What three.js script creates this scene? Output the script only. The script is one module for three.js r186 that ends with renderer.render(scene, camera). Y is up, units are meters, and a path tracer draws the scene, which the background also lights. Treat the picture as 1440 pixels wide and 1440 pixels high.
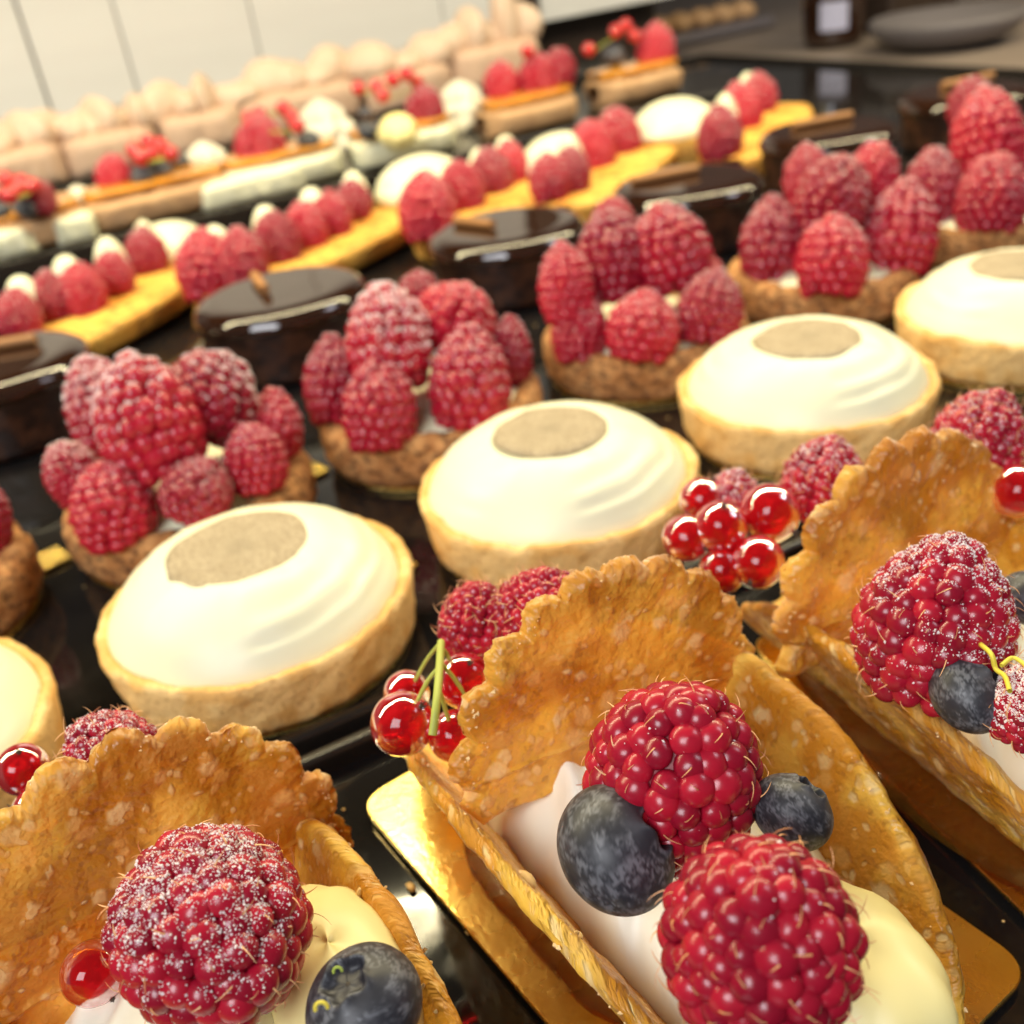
import * as THREE from 'three';
import { mergeGeometries } from 'three/addons/utils/BufferGeometryUtils.js';
import { RoundedBoxGeometry } from 'three/addons/geometries/RoundedBoxGeometry.js';
import { RectAreaLightUniformsLib } from 'three/addons/lights/RectAreaLightUniformsLib.js';

// ---------------------------------------------------------------- camera, light, exposure
const scene = new THREE.Scene();
const V3 = THREE.Vector3, FPX = 1450, HALF = 720;
const toRow = (x, y, z) => new V3(x * 0.9160 - z * 0.4012, y, x * 0.4012 + z * 0.9160);   // rows of pastries run along x
const camR = toRow(0.9880, -0.1346, 0.0760).normalize();
const camF = toRow(0, -0.4918, -0.8707).normalize();
const camU = new V3().crossVectors(camR, camF).normalize();
const camP = new V3(0, 0.1541, 0);
const camera = new THREE.PerspectiveCamera(2 * Math.atan(HALF / FPX) * 180 / Math.PI, 1, 0.01, 20);
camera.matrixAutoUpdate = true;
camera.position.copy(camP);
camera.quaternion.setFromRotationMatrix(new THREE.Matrix4().makeBasis(camR, camU, camF.clone().negate()));
camera.focus = 0.144; camera.userData.fStop = 18.5;
scene.add(camera);

const renderer = new THREE.WebGLRenderer({ antialias: true });
renderer.toneMapping = THREE.LinearToneMapping;
renderer.toneMappingExposure = 1.47;
renderer.shadowMap.enabled = true;
scene.background = new THREE.Color().setRGB(0.055, 0.05, 0.045);
RectAreaLightUniformsLib.init();

function areaLamp(name, label, w, h, pos, target, rgb, intensity, glow, housing) {
  const g = new THREE.Group(); g.name = name; g.userData = { label, category: 'lamp' };
  g.position.set(...pos); g.lookAt(...target);
  const box = new THREE.Mesh(new THREE.BoxGeometry(w + 0.01, h + 0.01, 0.012), new THREE.MeshStandardMaterial({ color: housing, roughness: 0.5 }));
  box.name = 'housing'; box.position.z = -0.008; g.add(box);
  const c = new THREE.Color().setRGB(...rgb);
  const face = new THREE.Mesh(new THREE.BoxGeometry(w, h, 0.002), new THREE.MeshStandardMaterial({ color: 0xffffff, emissive: c, emissiveIntensity: glow }));
  face.name = 'diffuser'; g.add(face);
  const l = new THREE.RectAreaLight(c, intensity, w, h);
  l.position.set(0, 0, 0.004); l.rotation.y = Math.PI; g.add(l);
  scene.add(g); return g;
}
// warm light strip over the rear of the case, cool ceiling lights of the shop in front and to the side
areaLamp('strip_lamp', 'long warm strip lamp under the upper shelf of the case', 2.2, 0.014, [0.35, 0.50, -0.52], [0.33, 0, -0.40], [1.0, 0.86, 0.52], 102, 16, 0x777777);
areaLamp('ceiling_lamp', 'square cool ceiling lamp of the shop in front of the case', 0.9, 0.9, [-1.05, 1.25, 0.75], [0.05, 0, -0.25], [0.94, 0.96, 1.0], 5.0, 3.4, 0x888888);
areaLamp('side_lamp', 'small cool ceiling lamp of the shop beside the case', 0.35, 0.35, [1.1, 0.95, 0.1], [0.25, 0, -0.35], [0.9, 0.90, 1.0], 3.2, 3.0, 0x888888);

// ---------------------------------------------------------------- helpers
function mulberry(a) { return () => { a |= 0; a = a + 0x6D2B79F5 | 0; let t = Math.imul(a ^ a >>> 15, 1 | a); t = t + Math.imul(t ^ t >>> 7, 61 | t) ^ t; return ((t ^ t >>> 14) >>> 0) / 4294967296; }; }
const clamp = (x, a = 0, b = 1) => Math.min(b, Math.max(a, x));
const mix = (a, b, t) => a + (b - a) * t;
const sstep = (a, b, x) => { const t = clamp((x - a) / (b - a)); return t * t * (3 - 2 * t); };
function hash3(i, j, k) { let h = Math.imul(i, 374761393) ^ Math.imul(j, 668265263) ^ Math.imul(k, 2147483647 - 1274126177); h = Math.imul(h ^ h >>> 13, 1274126177); return ((h ^ h >>> 16) >>> 0) / 4294967296; }
function vnoise(x, y, z, per = 0) {
  const xi = Math.floor(x), yi = Math.floor(y), zi = Math.floor(z);
  const f = t => t * t * t * (t * (t * 6 - 15) + 10), u = f(x - xi), v = f(y - yi), w = f(z - zi);
  const m = per ? q => ((q % per) + per) % per : q => q;
  const H = (a, b, c) => hash3(m(xi + a), m(yi + b), zi + c);
  return mix(mix(mix(H(0, 0, 0), H(1, 0, 0), u), mix(H(0, 1, 0), H(1, 1, 0), u), v), mix(mix(H(0, 0, 1), H(1, 0, 1), u), mix(H(0, 1, 1), H(1, 1, 1), u), v), w);
}
function fbm(x, y, z, o = 4, per = 0) { let s = 0, a = 0.5, t = 0; for (let i = 0; i < o; i++) { s += a * vnoise(x, y, z + i * 17, per); t += a; x *= 2; y *= 2; if (!per) z *= 2; else per *= 2; a *= 0.5; } return s / t; }

function at(px, py, y) { const d = camF.clone().addScaledVector(camR, (px - HALF) / FPX).addScaledVector(camU, -(py - HALF) / FPX); return camP.clone().addScaledVector(d, (y - camP.y) / d.y); }
const depthOf = p => p.clone().sub(camP).dot(camF);
const sizeAt = (p, px) => px * depthOf(p) / FPX;
const camDir = (r, u, t) => new V3().addScaledVector(camR, r).addScaledVector(camU, u).addScaledVector(camF, -t).normalize();

const used = new Map();
function numbered(n) { const k = used.get(n) || 0; used.set(n, k + 1); return k ? n + '_' + String(k).padStart(3, '0') : n; }
function shadow(o) { o.traverse(m => { if (m.isMesh) { m.castShadow = true; m.receiveShadow = true; } }); return o; }
function thing(name, label, category, group, pos) {
  const g = new THREE.Group(); g.name = numbered(name); g.userData = { label, category }; if (group) g.userData.group = group;
  if (pos) g.position.copy(pos); scene.add(g); return g;
}
function part(name, geo, mat, parent) { const m = new THREE.Mesh(geo, mat); m.name = name; m.castShadow = m.receiveShadow = true; parent.add(m); return m; }
function solo(name, label, category, group, geo, mat, pos) { const m = new THREE.Mesh(geo, mat); m.name = numbered(name); m.userData = { label, category }; if (group) m.userData.group = group; if (pos) m.position.copy(pos); m.castShadow = m.receiveShadow = true; scene.add(m); return m; }
function structure(name, geo, mat, pos) { const m = new THREE.Mesh(geo, mat); m.name = name; m.userData = { kind: 'structure' }; if (pos) m.position.set(...pos); m.castShadow = m.receiveShadow = true; scene.add(m); return m; }

// grid surface: fn(u, v) -> { p:[x,y,z], uv:[u,v], c:[r,g,b] }; seam normals averaged
function grid(nu, nv, fn, closed = false, flip = false) {
  const pos = [], uv = [], col = [], idx = []; let hasC = false;
  for (let j = 0; j <= nv; j++) for (let i = 0; i <= nu; i++) {
    const o = fn(i / nu, j / nv); pos.push(...o.p); uv.push(...(o.uv || [i / nu, j / nv])); if (o.c) { hasC = true; col.push(...o.c); }
  }
  const W = nu + 1;
  for (let j = 0; j < nv; j++) for (let i = 0; i < nu; i++) { const a = j * W + i, b = a + 1, c = a + W, d = c + 1; flip ? idx.push(a, c, b, b, c, d) : idx.push(a, b, c, b, d, c); }
  const g = new THREE.BufferGeometry();
  g.setAttribute('position', new THREE.Float32BufferAttribute(pos, 3)); g.setAttribute('uv', new THREE.Float32BufferAttribute(uv, 2));
  if (hasC) g.setAttribute('color', new THREE.Float32BufferAttribute(col, 3));
  g.setIndex(idx); g.computeVertexNormals();
  if (closed) { const n = g.attributes.normal; for (let j = 0; j <= nv; j++) { const a = j * W, b = a + nu; const x = n.getX(a) + n.getX(b), y = n.getY(a) + n.getY(b), z = n.getZ(a) + n.getZ(b), l = Math.hypot(x, y, z) || 1; n.setXYZ(a, x / l, y / l, z / l); n.setXYZ(b, x / l, y / l, z / l); } }
  return g;
}
// surface of revolution from a profile of [r, y] with a displacement d(theta, k, r, y) -> [dr, dy]
function rev(profile, seg, disp, Rref = 0.03, colorFn) {
  const len = [0]; for (let k = 1; k < profile.length; k++) len[k] = len[k - 1] + Math.hypot(profile[k][0] - profile[k - 1][0], profile[k][1] - profile[k - 1][1]);
  return grid(seg, profile.length - 1, (u, v) => {
    const k = Math.round(v * (profile.length - 1)), t = u * Math.PI * 2; let [r, y] = profile[k];
    const d = disp ? disp(t, k, r, y) : [0, 0]; const r2 = Math.max(0, r + d[0]);
    const o = { p: [r2 * Math.cos(t), y + d[1], r2 * Math.sin(t)], uv: [t * Rref, len[k]] };
    if (colorFn) o.c = colorFn(t, k, r2, y + d[1]); return o;
  }, true, false);
}
function smoothProfile(pts, n) { const c = new THREE.CatmullRomCurve3(pts.map(q => new V3(q[0], q[1], 0)), false, 'centripetal'); return c.getSpacedPoints(n).map(q => [Math.max(0, q.x), q.y]); }

const toS = x => { x = clamp(x); return Math.round(255 * (x <= 0.0031308 ? 12.92 * x : 1.055 * Math.pow(x, 1 / 2.4) - 0.055)); };
function tex(n, fn, size, srgb = true) {   // fn(u, v) -> linear rgb or number; covers size metres
  const d = new Uint8Array(n * n * 4);
  for (let j = 0; j < n; j++) for (let i = 0; i < n; i++) { const c = fn(i / n, j / n), k = (j * n + i) * 4; if (Array.isArray(c)) { d[k] = toS(c[0]); d[k + 1] = toS(c[1]); d[k + 2] = toS(c[2]); } else d[k] = d[k + 1] = d[k + 2] = Math.round(255 * clamp(c)); d[k + 3] = 255; }
  const t = new THREE.DataTexture(d, n, n); t.wrapS = t.wrapT = THREE.RepeatWrapping; t.magFilter = THREE.LinearFilter; t.minFilter = THREE.LinearMipmapLinearFilter; t.generateMipmaps = true;
  if (srgb) t.colorSpace = THREE.SRGBColorSpace; t.repeat.set(1 / size, 1 / size); t.needsUpdate = true; return t;
}
const lin = (r, g, b) => new THREE.Color().setRGB(r, g, b);
const mix3 = (a, b, t) => [mix(a[0], b[0], t), mix(a[1], b[1], t), mix(a[2], b[2], t)];
const phys = o => new THREE.MeshPhysicalMaterial(o);

// ---------------------------------------------------------------- procedural materials
// nougatine: chopped almond set in amber caramel
const chips = (() => { const r = mulberry(11), a = []; for (let i = 0; i < 330; i++) { const big = r() < 0.22; a.push({ x: r(), y: r(), s: (big ? 0.020 : 0.008) + r() * (big ? 0.024 : 0.014), a: r() * 6.28, e: 0.45 + r() * 0.5, t: r(), k: 3 + Math.floor(r() * 3) }); } return a; })();
const N = 512, chipField = new Float32Array(N * N * 2);
for (const c of chips) { const R = Math.ceil(c.s * 1.3 * N); for (let j = -R; j <= R; j++) for (let i = -R; i <= R; i++) {
  const dx = i / N, dy = j / N, x = dx * Math.cos(c.a) + dy * Math.sin(c.a), y = (-dx * Math.sin(c.a) + dy * Math.cos(c.a)) / c.e;
  const X = ((Math.round(c.x * N) + i) % N + N) % N, Y = ((Math.round(c.y * N) + j) % N + N) % N;
  const th = Math.atan2(y, x), seg = 6.283 / (c.k + 1), poly = Math.cos(seg / 2) / Math.cos(((th % seg) + seg) % seg - seg / 2);
  const dd = Math.hypot(x, y) / (c.s * mix(1, poly, 0.6) * (0.9 + 0.35 * vnoise(X / 9, Y / 9, 3))), v = sstep(1.2, 0.5, dd), q = (Y * N + X) * 2;
  if (v > chipField[q]) { chipField[q] = v; chipField[q + 1] = c.t; } } }
const chipAt = (u, v) => { const q = (Math.floor(v * N) % N * N + Math.floor(u * N) % N) * 2; return [chipField[q], chipField[q + 1]]; };
const NS = 0.055;
const nougMap = tex(N, (u, v) => { const n = fbm(u * 6, v * 6, 1, 4, 6), f = fbm(u * 40, v * 40, 5, 2, 40), [c, t] = chipAt(u, v);
  let b = mix3([0.68, 0.29, 0.016], [0.97, 0.60, 0.085], sstep(0.32, 0.66, n)); b = mix3(b, [0.28, 0.085, 0.012], sstep(0.70, 0.8, f) * 0.35);
  return mix3(b, mix3([0.90, 0.50, 0.08], [0.95, 0.72, 0.32], t), c * (0.35 + 0.6 * t)); }, NS);
const nougBump = tex(N, (u, v) => 0.35 * fbm(u * 10, v * 10, 2, 3, 10) + 0.35 * fbm(u * 70, v * 70, 4, 3, 70) + 0.28 * chipAt(u, v)[0] * (0.35 + 0.65 * chipAt(u, v)[1]), NS, false);
const nougRough = tex(N, (u, v) => 0.38 + 0.30 * chipAt(u, v)[0] + 0.3 * sstep(0.5, 0.7, fbm(u * 8, v * 8, 9, 3, 8)), NS, false);
const M = {};
M.nougatine = phys({ map: nougMap, bumpMap: nougBump, bumpScale: 0.0010, roughnessMap: nougRough, roughness: 1, transmission: 0.22, thickness: 0 });
M.wafer = phys({ map: nougMap, bumpMap: nougBump, bumpScale: 0.0009, roughnessMap: nougRough, roughness: 1, transmission: 0.5, thickness: 0 });
const crustMap = tex(256, (u, v) => { const n = fbm(u * 5, v * 5, 3, 4, 5), f = fbm(u * 48, v * 48, 7, 2, 48); return mix3(mix3([0.86, 0.58, 0.23], [0.74, 0.42, 0.12], sstep(0.4, 0.7, n)), [0.50, 0.25, 0.07], sstep(0.62, 0.8, f) * 0.6); }, 0.04);
const crustBump = tex(256, (u, v) => 0.6 * fbm(u * 14, v * 14, 6, 3, 14) + 0.4 * fbm(u * 64, v * 64, 8, 2, 64), 0.04, false);
M.crust = phys({ map: crustMap, bumpMap: crustBump, bumpScale: 0.0006, roughness: 0.75 });
const spongeMap = tex(256, (u, v) => { const n = fbm(u * 7, v * 7, 13, 4, 7), f = fbm(u * 22, v * 22, 17, 3, 22); return mix3(mix3([0.58, 0.29, 0.10], [0.40, 0.17, 0.05], sstep(0.35, 0.65, n)), [0.12, 0.045, 0.016], sstep(0.60, 0.72, f) * 0.8); }, 0.035);
const spongeBump = tex(256, (u, v) => 1 - sstep(0.5, 0.68, fbm(u * 22, v * 22, 17, 3, 22)) * 0.8 + 0.2 * fbm(u * 60, v * 60, 5, 2, 60), 0.035, false);
M.sponge = phys({ map: spongeMap, bumpMap: spongeBump, bumpScale: 0.0012, roughness: 0.85 });
const chouxMap = tex(256, (u, v) => { const n = fbm(u * 6, v * 6, 23, 4, 6), f = fbm(u * 20, v * 20, 27, 3, 20); return mix3(mix3([0.80, 0.45, 0.08], [0.66, 0.30, 0.04], sstep(0.4, 0.65, n)), [0.2, 0.07, 0.015], sstep(0.62, 0.74, f) * 0.8); }, 0.06);
M.choux = phys({ map: chouxMap, bumpMap: crustBump, bumpScale: 0.0008, roughness: 0.6 });
M.creamIvory = phys({ color: lin(0.82, 0.81, 0.58), roughness: 0.42 });
M.creamWhite = phys({ color: lin(0.90, 0.87, 0.72), roughness: 0.4 });
M.creamYellow = phys({ color: lin(0.88, 0.76, 0.34), roughness: 0.4 });  // yellow stands for lamp light on boat cream; own colour on the slice
M.blushCake = phys({ color: lin(0.62, 0.43, 0.30), roughness: 0.7 });
M.creamBlush = phys({ color: lin(0.70, 0.52, 0.38), roughness: 0.6 });
M.meringue = phys({ color: lin(0.78, 0.73, 0.58), roughness: 0.5 });
const discMap = tex(256, (u, v) => { const f = fbm(u * 70, v * 70, 33, 2, 70), n = fbm(u * 6, v * 6, 35, 3, 6); return mix3(mix3([0.38, 0.30, 0.19], [0.47, 0.38, 0.25], n), [0.19, 0.135, 0.075], sstep(0.52, 0.75, f) * 0.8); }, 0.03);
M.biscuit = phys({ map: discMap, bumpMap: crustBump, bumpScale: 0.0004, roughness: 0.8 });
M.chocolate = phys({ color: lin(0.022, 0.0085, 0.0045), roughness: 0.07, ior: 1.65 });
const chocSide = tex(256, (u, v) => mix3([0.018, 0.007, 0.004], [0.055, 0.02, 0.009], sstep(0.45, 0.7, fbm(u * 12, v * 12, 43, 4, 12))), 0.05);
M.chocolateSide = phys({ map: chocSide, bumpMap: crustBump, bumpScale: 0.0005, roughness: 0.38 });
const stickMap = tex(128, (u, v) => mix3([0.46, 0.22, 0.07], [0.2, 0.075, 0.022], fbm(u * 4, v * 24, 51, 3, 4)), 0.02);
M.stick = phys({ map: stickMap, roughness: 0.6 });
const goldRough = tex(256, (u, v) => 0.16 + 0.22 * fbm(u * 9, v * 9, 61, 4, 9), 0.05, false);
const goldBump = tex(256, (u, v) => fbm(u * 40, v * 40, 63, 3, 40), 0.03, false);
M.gold = phys({ color: lin(0.95, 0.68, 0.20), metalness: 1, roughness: 1, roughnessMap: goldRough, bumpMap: goldBump, bumpScale: 0.00005 });
M.cardEdge = phys({ color: lin(0.55, 0.45, 0.3), roughness: 0.8 });
const trayRough = tex(256, (u, v) => 0.05 + 0.14 * sstep(0.45, 0.8, fbm(u * 7, v * 7, 71, 5, 7)), 0.12, false);
M.tray = phys({ color: lin(0.010, 0.009, 0.009), roughness: 1, roughnessMap: trayRough });
M.trayRim = phys({ color: lin(0.016, 0.013, 0.011), roughness: 0.25 });
M.syrup = phys({ color: lin(0.85, 0.40, 0.045), roughness: 0.10, clearcoat: 0.6, clearcoatRoughness: 0.04, transmission: 0.8, thickness: 0, bumpMap: crustBump, bumpScale: 0.0012 });
M.jelly = phys({ color: lin(0.72, 0.30, 0.03), roughness: 0.15, clearcoat: 0.6 });
M.tanCake = phys({ map: tex(128, (u, v) => mix3([0.60, 0.38, 0.20], [0.5, 0.28, 0.13], fbm(u * 8, v * 8, 81, 4, 8)), 0.05), roughness: 0.7 });
M.panel = phys({ map: tex(256, (u, v) => mix3([0.68, 0.67, 0.64], [0.73, 0.72, 0.69], fbm(u * 3, v * 14, 91, 4, 3)), 0.3), roughness: 0.4 });
M.darkWood = phys({ map: tex(256, (u, v) => mix3([0.018, 0.011, 0.008], [0.05, 0.03, 0.02], fbm(u * 3, v * 30, 95, 4, 3)), 0.3), roughness: 0.4 });
const druColors = [[0.36, 0.007, 0.026], [0.28, 0.005, 0.022], [0.44, 0.010, 0.030]];
M.drupe = druColors.map(c => phys({ color: lin(...c), roughness: 0.27, ior: 1.52 }));
M.raspFar = M.drupe;
M.core = phys({ color: lin(0.22, 0.006, 0.014), roughness: 0.5 });
M.hair = phys({ color: lin(0.82, 0.44, 0.20), roughness: 0.5 });
M.sugar = phys({ color: lin(0.86, 0.78, 0.76), roughness: 0.8 });
M.blueberry = phys({ vertexColors: true, roughness: 0.46 });
M.calyx = phys({ color: lin(0.06, 0.045, 0.03), roughness: 0.8 });
M.currant = phys({ color: lin(0.62, 0.008, 0.014), roughness: 0.05, transmission: 0.6, thickness: 0.008, ior: 1.4 });
M.currantFar = phys({ color: lin(0.55, 0.012, 0.012), roughness: 0.1, clearcoat: 1 });
M.seed = phys({ color: lin(0.35, 0.12, 0.05), roughness: 0.5 });
M.stem = phys({ color: lin(0.42, 0.46, 0.08), roughness: 0.55 });
M.zest = phys({ color: lin(0.75, 0.62, 0.06), roughness: 0.5 });
M.herb = phys({ color: lin(0.35, 0.45, 0.06), roughness: 0.6 });

// ---------------------------------------------------------------- berries
const UP = new V3(0, 1, 0);
function berryShape(seed, R, aspect, cone = 0.25) {           // drupelet sites on a raspberry whose tip points to +y
  const r = mulberry(seed), L = 2 * R * aspect, d = R * (R > 0.5 ? 0.35 : 0.318), sites = [];
  const prof = s => s < 0.32 ? R * (0.80 + 0.20 * Math.sin(s / 0.32 * Math.PI / 2)) : R * Math.pow(Math.max(0, Math.cos(Math.pow((s - 0.32) / 0.68, 1.45 - 0.5 * cone) * Math.PI / 2)), 0.68 + 0.30 * cone);
  const rr = s => prof(s) - d * 0.36, yy = s => (s - 0.49) * L * 0.90;
  let s = 0.02, k = 0, acc = 0; const rings = [];
  const STEP = 400; let px = rr(0.0), py = yy(0.0);
  rings.push(0.0);
  for (let i = 1; i <= STEP; i++) { const t = i / STEP, x = Math.max(0, rr(t)), y = yy(t); acc += Math.hypot(x - px, y - py); px = x; py = y; if (acc >= d * 0.80 && x > d * 0.35) { rings.push(t); acc = 0; } }
  let tipS = 0.7; while (tipS < 0.99 && rr(tipS) > 0) tipS += 0.005; rings.push(2);
  for (const t of rings) {
    const tip = t > 1, rad = tip ? 0 : Math.max(0, rr(t)), n = Math.max(1, Math.round(2 * Math.PI * rad / (d * 0.97))), off = (k++ % 2) * 0.5 + r() * 0.3;
    const e = 0.01, nx = -(yy(t + e) - yy(t - e)), ny = tip ? 0 : (rr(Math.min(1, t + e)) - rr(t - e));
    for (let i = 0; i < n; i++) {
      const a = (i + off + (r() - 0.5) * 0.28) / n * Math.PI * 2, y = (tip ? yy(tipS) - d * 0.22 : yy(t)) + (r() - 0.5) * d * 0.22;
      let nr = Math.hypot(nx, ny) || 1, nn = new V3(-nx / nr * Math.cos(a), -ny / nr, -nx / nr * Math.sin(a)); if (tip) nn.set(0, 1, 0);
      const sc = 0.9 + r() * 0.26;
      sites.push({ p: new V3(rad * Math.cos(a), y, rad * Math.sin(a)), n: nn.normalize(), sx: d * 0.60 * sc, sn: d * (0.44 + 0.10 * r()) * sc, m: Math.floor(r() * 3), q: r() });
    }
  }
  return { sites, L, R, d, rr, yy };
}
function drupeGeo(seg, rows, seed) { const g = new THREE.SphereGeometry(1, seg, rows), p = g.attributes.position; for (let i = 0; i < p.count; i++) { const x = p.getX(i), y = p.getY(i), z = p.getZ(i), k = 1 + 0.10 * (vnoise(x * 1.4 + seed * 9, y * 1.4, z * 1.4) - 0.5); p.setXYZ(i, x * k, y * k, z * k); } g.computeVertexNormals(); return g; }
const drupes = [1, 2, 3].map(s => drupeGeo(18, 12, s));
const drupesLow = [4, 5].map(s => drupeGeo(9, 6, s));
const coreGeo = b => rev(smoothProfile([[0, b.yy(0.04)], [b.rr(0.05) * 0.9, b.yy(0.03)], [b.rr(0.3) * 0.97, b.yy(0.3)], [b.rr(0.6) * 0.97, b.yy(0.6)], [b.rr(0.85) * 0.95, b.yy(0.85)], [0, b.yy(0.99)]], 14), 20);
function siteQuat(s) { return new THREE.Quaternion().setFromUnitVectors(UP, s.n); }
function soup(list) { const g = new THREE.BufferGeometry(); g.setAttribute('position', new THREE.Float32BufferAttribute(list, 3)); g.computeVertexNormals(); return g; }
function hairsGeo(b, seed, keep, len = 1) {
  const r = mulberry(seed), out = [];
  for (const s of b.sites) { if (r() > keep) continue;
    const tang = new V3(r() - 0.5, r() - 0.5, r() - 0.5).cross(s.n).normalize(), l = (0.0012 + 0.0019 * r()) * len, bend = 0.5 + 1.5 * r();
    let p = s.p.clone().addScaledVector(s.n, s.sn * 0.97).addScaledVector(tang, (r() - 0.5) * s.sx * 0.5), dir = s.n.clone().multiplyScalar(0.55).addScaledVector(tang, 0.75 * (r() + 0.35)).normalize();
    const pts = [p.clone()]; for (let k = 0; k < 4; k++) { p = p.clone().addScaledVector(dir, l / 4); pts.push(p.clone()); dir.addScaledVector(tang, bend * 0.25).addScaledVector(s.n, -0.10).normalize(); }
    const rad = 0.00010 + 0.00005 * r(), A = new V3().crossVectors(dir, s.n).normalize(), B = s.n;
    for (let k = 0; k < 4; k++) for (let i = 0; i < 3; i++) { const f = (q, kk) => { const a = q * 2.0944, w = rad * (1 - 0.2 * kk); return [pts[kk].x + w * (A.x * Math.cos(a) + B.x * Math.sin(a)), pts[kk].y + w * (A.y * Math.cos(a) + B.y * Math.sin(a)), pts[kk].z + w * (A.z * Math.cos(a) + B.z * Math.sin(a))]; };
      out.push(...f(i, k), ...f(i + 1, k), ...f(i, k + 1), ...f(i + 1, k), ...f(i + 1, k + 1), ...f(i, k + 1)); }
  }
  return soup(out);
}
function dustGeo(b, seed, count, up, size, cover) {     // grains of icing sugar lying where they fell (up: world up in berry axes)
  const r = mulberry(seed), out = [], O = [[1, 0, 0], [-1, 0, 0], [0, 1, 0], [0, -1, 0], [0, 0, 1], [0, 0, -1]], F = [[0, 2, 4], [2, 1, 4], [1, 3, 4], [3, 0, 4], [2, 0, 5], [1, 2, 5], [3, 1, 5], [0, 3, 5]];
  let tries = 0; let n = 0;
  while (n < count && tries++ < count * 14) {
    const s = b.sites[Math.floor(r() * b.sites.length)], d = new V3(r() * 2 - 1, r() * 2 - 1, r() * 2 - 1); if (d.lengthSq() > 1 || d.lengthSq() < 0.01) continue; d.normalize(); if (d.dot(s.n) < 0.35) continue;
    const nn = d.clone(); const w = nn.dot(up) + 0.5 * s.n.dot(up); const patch = fbm(s.p.x * 130 + seed + d.x * 0.9, s.p.y * 130 + d.y * 0.9, s.p.z * 130 + d.z * 0.9, 3);
    if (r() > sstep(0.1, 1.3, w) * sstep(0.62 - cover, 0.75 - cover * 0.5, patch)) continue;
    const q = d.clone(), along = q.dot(s.n); q.addScaledVector(s.n, -along); const pos = s.p.clone().addScaledVector(q, s.sx).addScaledVector(s.n, along * s.sn);
    const z = size * (0.5 + r() * r() * 1.6), ax = z * (0.6 + r()), ay = z * (0.6 + r()), az = z * (0.6 + r()), a = r() * 6.28, c = Math.cos(a), sn = Math.sin(a);
    const P = O.map(o => { const x = o[0] * ax, y = o[1] * ay, zz = o[2] * az; return [pos.x + x * c - y * sn, pos.y + x * sn + y * c, pos.z + zz]; });
    for (const f of F) out.push(...P[f[0]], ...P[f[1]], ...P[f[2]]); n++;
  }
  return soup(out);
}
// close raspberry: every drupelet a part
let seedN = 100;
function nearRaspberry(px, py, y, wpx, axis, aspect, dust, label, group, cone) {
  const pos = at(px, py, y), R = sizeAt(pos, wpx) / 2, b = berryShape(++seedN, R, aspect, cone);
  const t = thing('raspberry', label, 'raspberry', group, pos);
  t.quaternion.setFromUnitVectors(UP, camDir(...axis));
  t.quaternion.multiply(new THREE.Quaternion().setFromAxisAngle(UP, seedN * 1.7));
  part('core', coreGeo(b), M.core, t);
  for (const s of b.sites) { const m = part('drupelet', drupes[Math.floor(s.q * 3) % 3], M.drupe[s.m], t); m.position.copy(s.p); m.quaternion.copy(siteQuat(s)).multiply(new THREE.Quaternion().setFromAxisAngle(UP, s.q * 6)); m.scale.set(s.sx, s.sn, s.sx); }
  const h = part('hairs', hairsGeo(b, seedN * 3, 0.85), M.hair, t); h.userData.kind = 'stuff';
  if (dust) { const up = UP.clone().applyQuaternion(t.quaternion.clone().invert()); const dm = part('sugar_dust', dustGeo(b, seedN * 7, dust.n, up, dust.s, dust.c), M.sugar, t); dm.userData.kind = 'stuff'; }
  return t;
}
// raspberries further back: drupelets joined into one skin, sugar grains as a second part; five shapes, cloned
const farKinds = [1.05, 1.15, 1.25, 1.12, 1.0].map((asp, i) => {
  const b = berryShape(40 + i, 1, asp, 0.3), gs = [coreGeo(b).toNonIndexed()];
  gs[0].deleteAttribute('uv');
  for (const s of b.sites) { const g = drupesLow[Math.floor(s.q * 2) % 2].toNonIndexed(); g.deleteAttribute('uv'); g.applyMatrix4(new THREE.Matrix4().compose(s.p, siteQuat(s), new V3(s.sx, s.sn, s.sx))); gs.push(g); }
  const skin = mergeGeometries(gs);
  return { skin, dust: dustGeo(b, 60 + i, 1700, new V3(0.15, 0.98, 0).normalize(), 0.013, 0.8), dustHeavy: dustGeo(b, 80 + i, 3200, new V3(-0.3, 0.95, 0.2).normalize(), 0.020, 0.7), asp };
});
let farN = 0;
function farRaspberry(pos, R, axis, label, group, heavy, tall = 1.15) {
  const k = farKinds[farN++ % 5], t = thing('raspberry', label, 'raspberry', group, pos);
  t.quaternion.setFromUnitVectors(UP, axis).multiply(new THREE.Quaternion().setFromAxisAngle(UP, farN * 2.4)); t.scale.set(R, R * clamp(tall * 0.99 / k.asp, 0.85, 1.5), R);
  part('berry_skin', k.skin, M.raspFar[farN % 3], t);
  const d = part('sugar_dust', heavy ? k.dustHeavy : k.dust, M.sugar, t); d.userData.kind = 'stuff';
  return t;
}
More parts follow.
